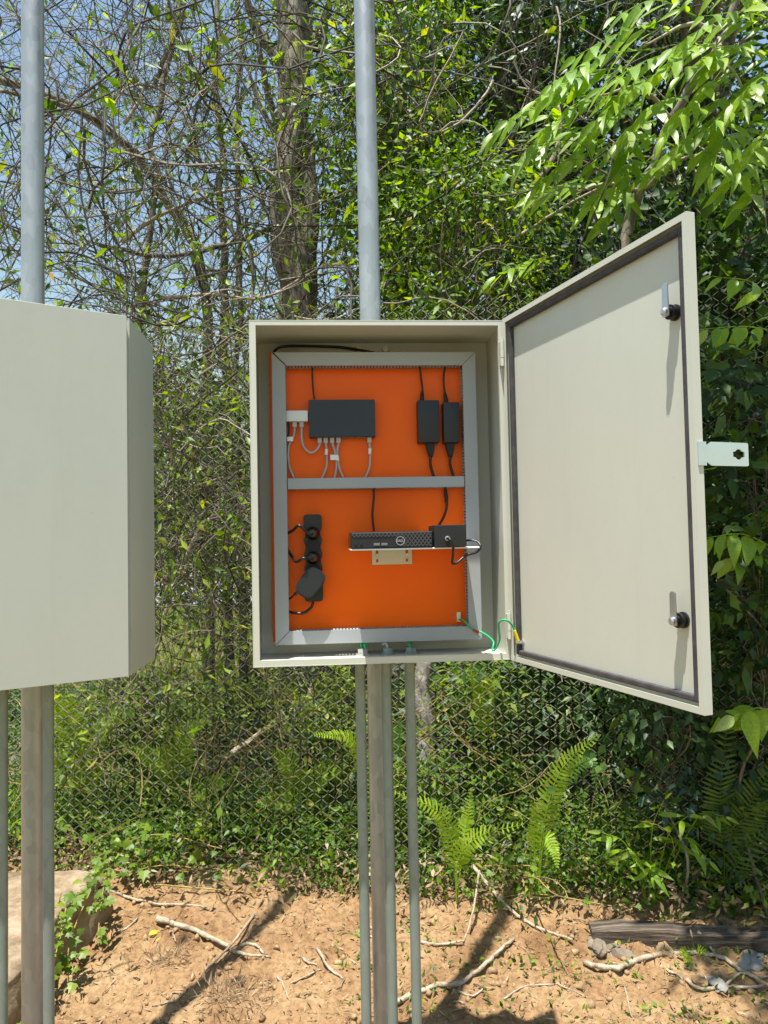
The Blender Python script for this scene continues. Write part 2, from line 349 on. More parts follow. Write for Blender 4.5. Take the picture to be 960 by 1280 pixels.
# ------------------------------------------------------------------ vegetation builders
def unit(a): return a/np.maximum(np.linalg.norm(a, axis=-1, keepdims=True), 1e-9)
def leaf_geo(pos, d, nrm, L, Wd, fold=.18):
    d = unit(d); s = unit(np.cross(d, nrm)); n = np.cross(s, d); L = L[:, None]; Wd = Wd[:, None]
    b = pos; mid = pos+d*L*.42-n*Wd*fold; l = pos+d*L*.38+s*Wd*.5; r = pos+d*L*.38-s*Wd*.5; tip = pos+d*L-n*L*.12
    N = len(pos); V = np.stack([b, l, mid, r, tip], 1).reshape(-1, 3)
    F0 = np.array([[0, 2, 1], [0, 3, 2], [1, 2, 4], [2, 3, 4]]); Fc = (F0[None]+(np.arange(N)*5)[:, None, None]).reshape(-1, 3)
    return V, Fc
def tubes_geo(P, rad, n=3):
    """P (N,k,3), rad (N,k) -> V,F quads"""
    N, k, _ = P.shape; T = np.zeros_like(P); T[:, 1:-1] = P[:, 2:]-P[:, :-2]; T[:, 0] = P[:, 1]-P[:, 0]; T[:, -1] = P[:, -1]-P[:, -2]; T = unit(T)
    ref = np.tile(np.array([.31, .87, .38]), (N, k, 1)); nx = unit(np.cross(T, ref)); ny = np.cross(T, nx)
    a = np.arange(n)*2*np.pi/n
    V = P[:, :, None, :]+(nx[:, :, None, :]*np.cos(a)[None, None, :, None]+ny[:, :, None, :]*np.sin(a)[None, None, :, None])*rad[:, :, None, None]
    V = V.reshape(-1, 3); base = (np.arange(N)*k*n)[:, None, None]; i = (np.arange(k-1)*n)[None, :, None]; j = np.arange(n)[None, None, :]; j2 = (j+1) % n
    Fc = np.stack([base+i+j, base+i+j2, base+i+n+j2, base+i+n+j], -1).reshape(-1, 4)
    return V, Fc
def merge(parts):
    V = []; F_ = []; b = 0
    for v, f in parts: V.append(v); F_.append(f+b); b += len(v)
    return np.concatenate(V), np.concatenate(F_)
def walk(rng, start, d0, step, k, wob, pull=(0, 0, 0)):
    N = len(start); P = np.zeros((N, k, 3)); P[:, 0] = start; d = unit(d0.copy()); dd = rng.normal(0, wob*.4, (N, 3))
    st = step if np.ndim(step) else np.full(N, step)
    for i in range(1, k):
        dd = dd*.7+rng.normal(0, wob*.5, (N, 3)); d = unit(d+dd+np.array(pull)); P[:, i] = P[:, i-1]+d*st[:, None]
    return P
def clump_leaves(rng, centers, per, spread, size, up=.6, droop=.5, ratio=.42, flat=.7):
    N = len(centers)*per; c = np.repeat(centers, per, 0); sp = np.repeat(spread if np.ndim(spread) else np.full(len(centers), spread), per)[:, None]
    off = rng.normal(0, 1, (N, 3))*sp*np.array([1, 1, flat]); pos = c+off
    d = unit(off+rng.normal(0, .6, (N, 3))*sp); d[:, 2] -= droop*rng.uniform(.3, 1.3, N); d = unit(d)
    nrm = rng.normal(0, .6, (N, 3)); nrm[:, 2] += up+.3; nrm[:, 1] -= .55; nrm = unit(nrm)
    L = size*rng.uniform(.55, 1.3, N); return leaf_geo(pos, d, nrm, L, L*ratio*rng.uniform(.8, 1.2, N))

# ------------------------------------------------------------------ the setting
def axis_pts(lo, hi, flo, fhi, step, g=1.35):
    a = list(np.arange(flo, fhi+1e-6, step)); s = step; x = a[-1]
    while x < hi: s *= g; x += s; a.append(min(x, hi))
    s = step; x = a[0]; pre = []
    while x > lo: s *= g; x -= s; pre.append(max(x, lo))
    return np.array(pre[::-1]+a)
gx = axis_pts(-600, 600, -2.3, 2.3, .014); gy = axis_pts(-120, 900, 1.75, 3.9, .014)
XX, YY = np.meshgrid(gx, gy, indexing='ij'); ZZ = gh(XX, YY)
nx_, ny_ = XX.shape; idx = np.arange(nx_*ny_).reshape(nx_, ny_)
Fq = np.stack([idx[:-1, :-1], idx[1:, :-1], idx[1:, 1:], idx[:-1, 1:]], -1).reshape(-1, 4)
g = np_mesh('ground', np.stack([XX, YY, ZZ], -1).reshape(-1, 3), Fq, M['soil'], smooth=True); tag(g, 'bare reddish brown earth in front of the fence and litter beyond', 'ground', kind='structure')
# road beyond the fence
mb = MB(); mb.box(-90, 60, 17.5, 30, .02, .10); o = mb.build('road', M['road']); tag(o, 'grey asphalt road glimpsed behind the fence', 'road', kind='structure')
k = thing('kerb', 'yellow and grey painted kerb along the far road edge', 'kerb', (-8, 30.2, 0)); k['kind'] = 'structure'
for i in range(14):
    mb = MB(); mb.rbox(-30+i*2.2, -30+i*2.2+2.18, 30.0, 30.4, .05, .48, .03); mb.build('kerb_stone', M['kerbyellow' if i % 2 else 'kerb'], k)

# ------------------------------------------------------------------ right cabinet
YAW, DA = 0.0697, -1.2924
CabM = Matrix.Translation((-.0053, 1.7167, 1.6186-.4)) @ Matrix.Rotation(YAW, 4, 'Z')
CabI = CabM.inverted(); CN = (CabM.to_3x3() @ Vector((0, 1, 0)))
def cpx(px, py, d): return CabI @ on_plane(px, py, CabM @ Vector((0, d, 0)), CN)
cab = thing('electrical_cabinet', 'open beige steel electrical cabinet with orange backplate mounted on the pole', 'cabinet', CabM)
W2, H, D, TH, RIM = .3, .8, .2, .0016, .015
def shell(mb, D):
    mb.box(-W2, W2, D-TH, D, 0, H)
    mb.box(-W2, -W2+TH, .0, D-TH, 0, H); mb.box(W2-TH, W2, .0, D-TH, 0, H)
    mb.box(-W2+TH, W2-TH, .0, D-TH, 0, TH); mb.box(-W2+TH, W2-TH, .0, D-TH, H-TH, H)
    # folded front rim with an inward return
    a, b = TH, RIM
    mb.box(-W2+a, -W2+b, .0005, .0021, a, H-a); mb.box(W2-b, W2-a, .0005, .0021, a, H-a)
    mb.box(-W2+b, W2-b, .0005, .0021, a, b); mb.box(-W2+b, W2-b, .0005, .0021, H-b*.8, H-a)
    mb.box(-W2+b-.0016, -W2+b, .0021, .012, b, H-b*.8); mb.box(W2-b, W2-b+.0016, .0021, .012, b, H-b*.8)
    mb.box(-W2+b, W2-b, .0021, .012, b-.0016, b); mb.box(-W2+b, W2-b, .0021, .012, H-b*.8, H-b*.8+.0016)
mb = MB(); shell(mb, D); mb.build('shell', M['paint'], cab, space=CabM)
PD = .158     # depth of the orange backplate's face
tl = cpx(336, 440, PD); br = cpx(598, 806, PD)
PX0, PX1, PZ0, PZ1 = tl.x, br.x-.006, br.z+.022, tl.z
mb = MB(); mb.rbox(PX0, PX1, PD, PD+.003, PZ0, PZ1, .001, 1); mb.build('mounting_panel', M['orange'], cab, space=CabM)
for (sx, sz) in ((PX0+.03, PZ0+.03), (PX1-.03, PZ0+.03), (PX0+.03, PZ1-.03), (PX1-.03, PZ1-.03)):
    mb = MB(); mb.lathe([(0, .006), (.04, .006)], (sx, PD+.003, sz), (0, 1, 0), 8); mb.build('standoff', M['steel'], cab, 60, CabM)
# cable ducts round the panel
DF = PD-.042
a = cpx(339, 440, DF); b = cpx(597, 440, DF); c = cpx(600, 803, DF); d = cpx(344.5, 803, DF)
X0, X1, Z1, Z0 = (a.x+d.x)/2, (b.x+c.x)/2, (a.z+b.z)/2, (c.z+d.z)/2; DW = .0335
def duct(outline, comb):
    mb = MB(); mb.prism(outline, 'y', DF, DF+.005, .001)
    o = mb.build('cable_duct', M['duct'], cab, space=CabM)
    # slotted side walls: fingers with gaps
    mb = MB()
    for (p, q) in comb:
        p = Vector((p[0], 0, p[1])); q = Vector((q[0], 0, q[1])); L = (q-p).length; u = (q-p)/L; n = int(L/.0082); s = Vector((-u.z, 0, u.x))*.0011
        for i in range(n):
            e0 = p+u*(i*.0082+.001); e1 = p+u*(i*.0082+.0058)
            vs = [e0-s, e1-s, e1+s, e0+s]
            mb.add([(v.x, DF+.005, v.z) for v in vs]+[(v.x, PD, v.z) for v in vs], [(0, 1, 5, 4), (1, 2, 6, 5), (2, 3, 7, 6), (3, 0, 4, 7), (0, 3, 2, 1)])
        e0, e1 = p, q
        mb.add([(v.x, yy, v.z) for yy in (PD-.006, PD-.0004) for v in (e0-s, e1-s, e1+s, e0+s)], [(0, 1, 5, 4), (1, 2, 6, 5), (2, 3, 7, 6), (3, 0, 4, 7), (3, 2, 1, 0)])
    mb.build('slotted_wall', M['duct'], o, space=CabM)
    return o
g_ = .0012
def rails(x0, x1, z0, z1): return None
duct([(X0, Z1), (X0+DW, Z1-DW), (X0+DW, Z0+DW), (X0, Z0)], [((X0+DW-.0015, Z0+DW), (X0+DW-.0015, Z1-DW)), ((X0+.0015, Z0+.002), (X0+.0015, Z1-.002))])
duct([(X1, Z1), (X1-DW, Z1-DW), (X1-DW, Z0+DW), (X1, Z0)], [((X1-DW+.0015, Z0+DW), (X1-DW+.0015, Z1-DW)), ((X1-.0015, Z0+.002), (X1-.0015, Z1-.002))])
duct([(X0+.004, Z1), (X1-g_, Z1), (X1-DW-g_, Z1-DW), (X0+DW+.003, Z1-DW)], [((X0+DW, Z1-DW+.0015), (X1-DW, Z1-DW+.0015)), ((X0+.006, Z1-.0015), (X1-.006, Z1-.0015))])
duct([(X0+g_, Z0), (X1-g_, Z0), (X1-DW-g_, Z0+DW), (X0+DW+g_, Z0+DW)], [((X0+DW, Z0+DW-.0015), (X1-DW, Z0+DW-.0015)), ((X0+.006, Z0+.0015), (X1-.006, Z0+.0015))])
zm1 = cpx(470, 596.5, DF).z; zm0 = cpx(470, 610, DF).z
duct([(X0+DW+.002, zm1), (X1-DW-.002, zm1), (X1-DW-.002, zm0), (X0+DW+.002, zm0)], [((X0+DW+.004, zm1-.0015), (X1-DW-.004, zm1-.0015)), ((X0+DW+.004, zm0+.0015), (X1-DW-.004, zm0+.0015))])
# dark joint at the top left mitre is an open gap (see the outlines above)
# wall screws at the top of the back wall
for px in (449, 482):
    p = cpx(px, 437, D-.004); mb = MB(); mb.lathe([(0, .004), (-.004, .004), (-.006, .009), (-.010, .008)], (p.x, D-TH, p.z), (0, 1, 0), 10); mb.build('bolt', M['steel'], cab, 40, CabM)

# door -------------------------------------------------------------
HX = W2+.010
DoorM = CabM @ Matrix.Translation((HX, -.004, 0)) @ Matrix.Rotation(math.pi+DA, 4, 'Z') @ Matrix.Rotation(0, 4, 'Z')
# door frame of reference: x from 0 (hinge) to -.6, y towards the inner face, z up
def door_mesh(mb, FL=.017):
    mb.rbox(-.6, 0, 0, .0018, 0, H, .0006, 1)
    mb.box(-.6, -.5984, .0018, FL, .0, H); mb.box(-.0016, 0, .0018, FL, .0, H)
    mb.box(-.5984, -.0016, .0018, FL, 0, .0016); mb.box(-.5984, -.0016, .0018, FL, H-.0016, H)
    # return lip of the folded edge
    mb.box(-.5984, -.589, FL-.0016, FL, .0016, H-.0016); mb.box(-.011, -.0016, FL-.0016, FL, .0016, H-.0016)
    mb.box(-.589, -.011, FL-.0016, FL, .0016, .011); mb.box(-.589, -.011, FL-.0016, FL, H-.011, H-.0016)
mb = MB(); door_mesh(mb); door = mb.build('door', M['paint'], cab, space=DoorM)
mb = MB(); q0, q1 = .0155, .0265
for (x0, x1, z0, z1) in ((-.6+q0, -.6+q1, q0, H-q0), (-q1, -q0, q0, H-q0), (-.6+q1, -q1, q0, q1), (-.6+q1, -q1, H-q1, H-q0)):
    mb.rbox(x0, x1, .0018, .013, z0, z1, .003, 2)
mb.build('gasket', M['gasket'], door, space=DoorM)
DI = DoorM.inverted(); DN = DoorM.to_3x3() @ Vector((0, 1, 0))
def dpx(px, py, n=.0018): return DI @ on_plane(px, py, DoorM @ Vector((0, n, 0)), DN)
for (px, py) in ((845, 391), (855, 775)):
    p = dpx(px, py); x, z = p.x, p.z
    mb = MB(); mb.lathe([(.0018, .0135), (.006, .0135), (.0065, .011), (.010, .0125), (.016, .0125), (.0165, .009), (.021, .009)], (x, 0, z), (0, 1, 0), 18)
    o = mb.build('lock_body', M['black'], door, 35, DoorM)
    mb = MB(); ol = [(x-.0075, z-.008), (x+.0075, z-.008), (x+.0065, z+.044), (x+.003, z+.0475), (x-.004, z+.0475), (x-.0065, z+.044)]
    mb.prism(ol, 'y', .0215, .0245, .0006); mb.lathe([(.0245, .007), (.028, .0068), (.0305, .004)], (x, 0, z), (0, 1, 0), 14)
    mb.build('lock_cam', M['steel'], door, 35, DoorM)
# hasp bracket on the outer edge: angle with a keyhole slot
zc = dpx(872, 568).z
mb = MB(); hx = -.600
hz0, hz1 = zc-.019, zc+.019
mb.box(hx-.0022, hx-.0002, -.004, .012, hz0, hz1)                       # leg bent against the door edge
# plate standing off the outer face, with a hole cut as a ring of quads
def plate_hole(mb, y0, y1, z0, z1, cx_, cz_, pts, x0, x1):
    n = len(pts); out = []
    for (dy, dz) in pts:
        # project outwards to the rectangle
        ty = ((y1-cx_)/dy if dy > 0 else (y0-cx_)/dy) if abs(dy) > 1e-9 else 1e9
        tz = ((z1-cz_)/dz if dz > 0 else (z0-cz_)/dz) if abs(dz) > 1e-9 else 1e9
        s = min(ty, tz); out.append((cx_+dy*s, cz_+dz*s))
    vs = []
    for xx in (x0, x1): vs += [(xx, cx_+dy, cz_+dz) for dy, dz in pts]+[(xx, p[0], p[1]) for p in out]
    fs = []
    for i in range(n):
        j = (i+1) % n
        fs += [(i, j, n+j, n+i), (2*n+i, 3*n+i, 3*n+j, 2*n+j), (i, 2*n+i, 2*n+j, j), (n+i, n+j, 3*n+j, 3*n+i)]
    mb.add(vs, fs)
pts = []
for i in range(48):
    q = 2*math.pi*(i+.5)/48; rr = .0085; y_, z_ = math.cos(q), math.sin(q)
    slot = min(.0118/abs(y_) if abs(y_) > 1e-6 else 9, .0045/abs(z_) if abs(z_) > 1e-6 else 9)
    rr = max(rr, slot); pts.append((y_*rr, z_*rr))
plate_hole(mb, -.090, -.004, hz0, hz1, -.070, zc, pts, hx-.0022, hx+.0000)
mb.build('hasp_plate', M['zinc'], door, space=DoorM)
for py in (443, 782):
    zz = cpx(634, py, -.004).z; mb = MB()
    hx_, hy_ = HX-.0195, -.0138
    for (za, zb, rr) in ((-.030, -.0105, .0040), (-.0100, .0100, .0044), (.0105, .030, .0040)): mb.tube([(hx_, hy_, zz+za), (hx_, hy_, zz+zb)], rr, 12)
    mb.lathe([(0, .0028), (.006, .0028)], (hx_, hy_, zz+.030), (0, 0, 1), 8)
    mb.box(hx_-.0048, hx_-.0026, hy_, -.0002, zz-.028, zz+.028)
    mb.build('hinge', M['paint'], cab, 40, CabM)
# earth stud on the door and on the panel
p = dpx(652, 803, .006); mb = MB(); mb.lathe([(.0018, .006), (.006, .006), (.0062, .004), (.022, .0035)], (p.x, 0, p.z), (0, 1, 0), 8); mb.build('earth_stud', M['steel'], door, 40, DoorM)
stud_d = DoorM @ Vector((p.x, .014, p.z))
p = cpx(573, 771, PD); mb = MB(); mb.box(p.x-.005, p.x+.005, PD-.004, PD-.0005, p.z-.012, p.z+.012); mb.lathe([(0, .004), (.012, .004)], (p.x, PD-.002, p.z-.005), (0, -1, 0), 8); mb.build('earth_terminal', M['steel'], cab, 40, CabM)
stud_p = Vector((p.x, PD-.01, p.z-.006))
# glands over the three conduits
GL = []
for px in (453, 484.5, 513):
    p = cpx(px, 806, .13); GL.append(p.x); mb = MB()
    mb.lathe([(TH, .017), (.007, .017), (.008, .0135), (.018, .0135), (.019, .010)], (p.x, .125, 0), (0, 0, 1), 6 if px != 484.5 else 16); mb.build('gland', M['conduit'] if px != 453 else M['steel'], cab, 30, CabM)

# ------------------------------------------------------------------ left cabinet
hp = at(163, 620, 1.655); LY = .085
LcM = Matrix.Translation((hp.x, hp.y, 0)) @ Matrix.Rotation(LY, 4, 'Z') @ Matrix.Translation((-W2, 0, 0))
z_top = at(163, 398, 1.655).z; LcM.translation.z = z_top-.8
lc = thing('electrical_cabinet', 'plain beige steel cabinet with its blank door ajar at the left', 'cabinet', LcM)
mb = MB(); shell(mb, .235); mb.build('shell', M['paint2'], lc, space=LcM)
LdM = LcM @ Matrix.Translation((W2-.001, -.0195, 0)) @ Matrix.Rotation(R(27.5), 4, 'Z')
mb = MB(); door_mesh(mb); ld = mb.build('door', M['paint2'], lc, space=LdM)
mb = MB()
for (x0, x1, z0, z1) in ((-.6+q0, -.6+q1, q0, H-q0), (-q1, -q0, q0, H-q0), (-.6+q1, -q1, q0, q1), (-.6+q1, -q1, H-q1, H-q0)): mb.rbox(x0, x1, .0018, .013, z0, z1, .003, 2)
mb.build('gasket', M['gasket'], ld, space=LdM)
for zz in (.1, .7):
    mb = MB(); mb.tube([(W2-.008, -.006, zz-.03), (W2-.008, -.006, zz+.03)], .004, 10); mb.build('hinge', M['paint2'], lc, 40, LcM)
for zz in (.14, .66):
    mb = MB(); mb.lathe([(-.004, .012), (0, .013), (.0018, .013), (.02, .009)], (-.56, 0, zz), (0, 1, 0), 16); mb.build('lock_body', M['black'], ld, 35, LdM)

# ------------------------------------------------------------------ poles and conduits
def vpole(name, label, cat, px, py, Y, r, z1, mt, tilt=(0, 0), z0=-.05, collar=None, group=None):
    p = at(px, py, Y); g0 = gz(p.x, p.y)
    root = thing(name, label, cat, (p.x, p.y, g0), group)
    mb = MB(); pts = [Vector((p.x+tilt[0]*(z-p.z), p.y+tilt[1]*(z-p.z), z)) for z in np.linspace(g0+z0, z1, 12)]
    mb.tube(pts, r, 28); mb.build('tube', mt, root, 60)
    return root, p
MP, mp_p = vpole('steel_pole', 'tall galvanised pole carrying the open cabinet', 'pole', 459, 200, 2.0, .0285, 5.2, M['galv'], (-.001, 0))
mb = MB(); mb.lathe([(0, .033), (.02, .033), (.03, .012)], (mp_p.x, mp_p.y, 5.2), (0, 0, 1), 20); mb.build('pole_cap', M['galv'], MP, 40)
LP, lp_p = vpole('steel_pole', 'tall galvanised pole carrying the closed looking left cabinet', 'pole', 41, 200, 1.985, .0292, 5.2, M['galv'])
mb = MB(); mb.lathe([(0, .033), (.02, .033), (.03, .012)], (lp_p.x, lp_p.y, 5.2), (0, 0, 1), 20); mb.build('pole_cap', M['galv'], LP, 40)
# clamps behind the cabinets
for (root, p, CM, dep, nm) in ((MP, mp_p, CabM, D, 'a'), (LP, lp_p, LcM, .235, 'b')):
    for zz in (.12, .68):
        c = CM @ Vector((0, dep, zz)); mb = MB()
        mb.tube([Vector((p.x+.031*math.cos(q), p.y+.031*math.sin(q), c.z)) for q in np.linspace(-.3, math.pi+.3, 14)], .004, 8)
        q = CM.inverted() @ Vector((p.x, p.y, c.z))
        mb.M = CM; mb.box(q.x-.05, q.x+.05, dep+.0005, max(dep+.003, q.y-.028), zz-.015, zz+.015); mb.M = Matrix.Identity(4)
        mb.build('clamp', M['galv'], root, 60)
cb = CabM.translation.z; lb = LcM.translation.z
def conduit(px0, px1, CM, y, label, top):
    """px0 at image row 840, px1 at row 1280, in plane of local depth y"""
    p = on_plane(px0, 860, CM @ Vector((0, y, 0)), CM.to_3x3() @ Vector((0, 1, 0)))
    g0 = gz(p.x, p.y); root = thing('conduit', label, 'conduit', (p.x, p.y, g0), 'conduits below the cabinets')
    mb = MB(); mb.tube([(p.x, p.y, z) for z in np.linspace(g0-.05, top-.0005, 8)], .0125, 20); mb.build('tube', M['conduit'], root, 60)
    mb = MB(); mb.lathe([(0, .0155), (.014, .0155), (.016, .0135)], (p.x, p.y, top-.017), (0, 0, 1), 12); mb.build('lock_nut', M['conduit'], root, 40)
    mb = MB()
    return root
conduit(450.5, 457, CabM, .125, 'leftmost of the three thin steel conduits under the open cabinet', cb)
conduit(483, 491, CabM, .125, 'thin steel conduit touching the right side of the central pole', cb)
conduit(512.5, 523, CabM, .125, 'rightmost thin steel conduit under the open cabinet', cb)
conduit(60.5, 60, LcM, .13, 'thin steel conduit touching the right side of the left pole', lb)
conduit(3, 2, LcM, .13, 'thin steel conduit at the left picture edge beside the left pole', lb)

# ------------------------------------------------------------------ equipment in the cabinet
def ceq(name, label, cat, px, py, d): 
    p = cpx(px, py, d); return thing(name, label, cat, CabM @ Matrix.Translation((p.x, d, p.z)))
def rect(px0, py0, px1, py1, d):
    a = cpx(px0, (py0+py1)/2, d); b = cpx(px1, (py0+py1)/2, d); c = cpx((px0+px1)/2, py0, d); e = cpx((px0+px1)/2, py1, d)
    return a.x, b.x, e.z, c.z
def cable(name, label, pts, r, mt, d=None, group=None, ends=None, n=6):
    P = []
    for q in pts:
        if isinstance(q, Vector): P.append(q)
        else:
            dd = q[2] if len(q) > 2 else d; v = cpx(q[0], q[1], dd); P.append(CabM @ v)
    mb = MB(); mb.tube(smoothpts(P, n), r, 8); o = mb.build(name, mt, None, 80); tag(o, label, 'cable', group); return o
# network switch
x0, x1, z0, z1 = rect(386, 499.5, 469, 546, PD-.028)
t = ceq('network_switch', 'dark slate network switch with grey cables plugged below', 'switch', 427, 546, PD)
mb = MB(); mb.rbox(x0, x1, PD-.028, PD-.0005, z0, z1, .0012, 2); sw = mb.build('case', M['slate'], t, space=CabM)
PORTS = [399.5, 407, 415, 423, 461.5]
allp = np.linspace(392, 465, 10)
for px in PORTS+[431, 439, 447, 454]:
    p = cpx(px, 547, PD-.014); mb = MB(); mb.box(p.x-.0065, p.x+.0065, PD-.020, PD-.008, z0-.0012, z0-.0002); mb.build('port', M['port'], t, space=CabM)
sw_z = z0
# media converter
x0, x1, z0, z1 = rect(355.5, 513, 385, 526.5, PD-.024)
t = ceq('media_converter', 'small white media converter box beside the network switch', 'converter', 370, 526, PD)
mb = MB(); mb.rbox(x0, x1, PD-.024, PD-.0005, z0, z1, .0025, 2); mb.build('case', M['white'], t, 40, CabM)
for px in (368, 377): 
    p = cpx(px, 527, PD-.012); mb = MB(); mb.box(p.x-.006, p.x+.006, PD-.019, PD-.007, z0-.001, z0-.0002); mb.build('port', M['port'], t, space=CabM)
mc_z = z0
EY = PD-.014
def ethernet(label, pts, plug_px, plug_z, lab=None, flag=None):
    t = thing('ethernet_cable', label, 'cable', CabM @ cpx(*pts[-1], EY), 'grey network cables')
    P = [CabM @ cpx(q[0], q[1], EY+(0 if i == 0 else .004)) for i, q in enumerate(pts)]; p0 = cpx(plug_px, 540, EY); P[0] = CabM @ Vector((p0.x, EY, plug_z-.014))
    mb = MB(); mb.tube(smoothpts(P, 8), .0029, 8); mb.build('cord', M['ethernet'], t, 80)
    mb = MB(); mb.rbox(p0.x-.0055, p0.x+.0055, EY-.004, EY+.004, plug_z-.014, plug_z+.001, .001, 1); mb.build('plug', M['ethernet'], t, space=CabM)
    if lab:
        c = CabM @ cpx(lab[0], lab[1], EY); v = (Vector(P[2])-Vector(P[1])).normalized()
        mb = MB(); mb.tube([c-v*.007, c+v*.007], .0040, 10); mb.build('label_sleeve', M['label'], t, 60)
    if flag:
        a, b, c_, d_ = rect(*flag, EY-.006); mb = MB(); mb.box(a, b, EY-.0064, EY-.006, c_, d_); mb.build('label_flag', M['label'], t, space=CabM)
ethernet('grey network cable hanging from white converter down into left of middle duct', [(368.5, 530), (367, 545), (361, 558), (361, 580), (368, 599)], 368.5, mc_z, None, (359, 546, 366.5, 551.5))
t = thing('ethernet_cable', 'short grey network cable looping from white converter to switch', 'cable', CabM @ cpx(388, 566, EY), 'grey network cables')
pa = cpx(377, 530, EY); pb = cpx(399.5, 548, EY)
mb = MB(); mb.tube(smoothpts([CabM @ Vector((pa.x, EY, mc_z-.014))]+[CabM @ cpx(*q, EY-.003) for q in ((377, 548), (380, 559), (387, 565.5), (394, 564), (399, 557))]+[CabM @ Vector((pb.x, EY, sw_z-.014))], 8), .0029, 8); mb.build('cord', M['ethernet'], t, 80)
for (pp, zz) in ((pa, mc_z), (pb, sw_z)):
    mb = MB(); mb.rbox(pp.x-.0055, pp.x+.0055, EY-.004, EY+.004, zz-.014, zz+.001, .001, 1); mb.build('plug', M['ethernet'], t, space=CabM)
ethernet('grey network cable from second switch port with white sleeve, left of the tagged pair', [(407, 551), (408.5, 565), (408, 583), (402, 599)], 407, sw_z, (408, 565))
ethernet('left grey network cable of the tagged pair under the switch', [(415, 551), (419, 566), (420.5, 583), (418, 599)], 415, sw_z)
ethernet('right grey network cable of the pair under the switch, carrying the white flag label', [(423, 551), (421.5, 566), (424, 584), (430, 599)], 423, sw_z, (422, 573), (413, 568.5, 422.5, 575))
ethernet('grey network cable from the rightmost switch port with white sleeve', [(461.5, 551), (462.5, 565), (462, 583), (456, 599)], 461.5, sw_z, (462.3, 564))
cable('black_cable', 'thin black cord running down into top of network switch', [(390.5, 452), (390.5, 472), (391.5, 488), (393, 499)], .0022, M['black'], PD-.014)
p = cpx(393, 495, PD-.014); 
cable('black_cable', 'thin black cord with barrel plug under white converter', [(353, 548), (359, 546), (361, 539), (360.5, 527)], .0024, M['black'], PD-.012)
# power bricks
for (px0, py0, px1, py1, lb_, cords) in (
    (522.5, 500, 549.5, 553, 'wider black power brick to the left of the pair', [(524.5, 453), (526, 470), (528, 486), (527.5, 499)]),
    (554.5, 502.5, 575, 553, 'narrower black power brick beside the right duct', [(557, 453), (554.5, 472), (555.5, 488), (557.5, 501)])):
    x0, x1, z0, z1 = rect(px0, py0, px1, py1, PD-.034)
    t = ceq('power_brick', lb_, 'power adapter', (px0+px1)/2, py1, PD); t['group'] = 'power bricks on the panel'
    mb = MB(); mb.rbox(x0, x1, PD-.034, PD-.0005, z0, z1, .003, 2); mb.build('case', M['brick'], t, 40, CabM)
    cx_ = (x0+x1)/2+(.004 if px0 < 540 else -.004)
    mb = MB(); mb.prism([(cx_-.012, z0+.0005), (cx_+.012, z0+.0005), (cx_+.010, z0-.016), (cx_+.006, z0-.034), (cx_-.004, z0-.034), (cx_-.009, z0-.016)], 'y', PD-.026, PD-.010, .002); mb.build('inlet_plug', M['blackrough'], t, space=CabM)
    q = [CabM @ Vector((cx_+.001, PD-.018, z0-.03)), CabM @ Vector((cx_, PD-.018, z0-.055)), CabM @ Vector((cx_+.010, PD-.018, zm1-.006))]
    mb = MB(); mb.tube(smoothpts(q, 6), .0036, 8); mb.build('mains_cord', M['black'], t, 80)
    P = [CabM @ cpx(*c, PD-.018) for c in cords]; mb = MB(); mb.tube(smoothpts(P, 6), .0026, 8); mb.build('output_cord', M['black'], t, 80)
    e = P[-1]; f_ = P[-2]; v = (f_-e).normalized(); mb = MB(); mb.tube([e-v*.004, e+v*.012, e+v*.022], [.0058, .005, .003], 10); mb.build('strain_relief', M['blackrough'], t, 60)
# power strip --------------------------------------------------------
a_ = cpx(390.5, 643, PD-.03); b_ = cpx(392.5, 752, PD-.03); SL = a_.z-b_.z; hw = .0225
StM = CabM @ Matrix.Translation((b_.x, PD, b_.z)) @ Matrix.Rotation(math.atan2(-(b_.x-a_.x)*-1, SL)*-1, 4, 'Y')
t = thing('power_strip', 'black power strip with scalloped sides at lower left of the panel', 'power strip', StM)
ol = []
zs = np.linspace(0, 1, 90)
for s in (1, -1):
    seq = zs if s == 1 else zs[::-1]
    for q in seq:
        z = q*SL; wv = 0
        if .22 < q < .86: wv = .0022*(math.cos((q-.22)/.64*2*math.pi*4)-1)
        rc = .007; e = min(z, SL-z); cr = 0
        if e < rc: cr = rc-math.sqrt(max(0, rc*rc-(rc-e)**2))
        ol.append((s*(hw+wv-cr), z))
mb = MB(); mb.prism(ol, 'y', -.032, -.0005, .002); mb.build('strip_body', M['black'], t, 30, StM)
zsock = [SL*.78, SL*.64, SL*.50, SL*.36, SL*.22]
for z in zsock:
    mb = MB(); n = 24
    # recessed round socket well: raised ring with sunken floor and two pin holes
    mb.lathe([(.0002, .0185), (.0022, .0185), (.0022, .0165), (.0006, .0163)], (0, -.032, z), (0, -1, 0), 24)
    mb.build('socket', M['blackrough'], t, 40, StM)
    mb = MB(); mb.box(-hw*.9, hw*.9, -.0326, -.0321, z+.0195, z+.0203); mb.build('seam', M['brick'], t, space=StM)
def plug(label, z, tipx, cord, nm='mains_plug'):
    tt = thing(nm, label, 'plug', StM @ Matrix.Translation((0, -.034, z)))
    mb = MB(); mb.lathe([(0, .0155), (.010, .0150), (.016, .011), (.026, .009)], (0, -.0345, z), (0, -1, 0), 18)
    mb.build('plug_body', M['black'], tt, 40, StM)
    P = [StM @ Vector((0, -.056, z)), StM @ Vector((-.008, -.064, z-.001))]+[CabM @ cpx(*c) for c in cord]
    mb = MB(); mb.tube(smoothpts(P, 6), [.0046]*7+[.0036]*(6*(len(P)-1)+1-7), 8); mb.build('cord', M['black'], tt, 80)
plug('black plug in the top socket of the power strip', zsock[0], 0, [(374, 657, PD-.07), (366, 663, PD-.05), (358, 667, PD-.02), (352, 667, PD-.012)])
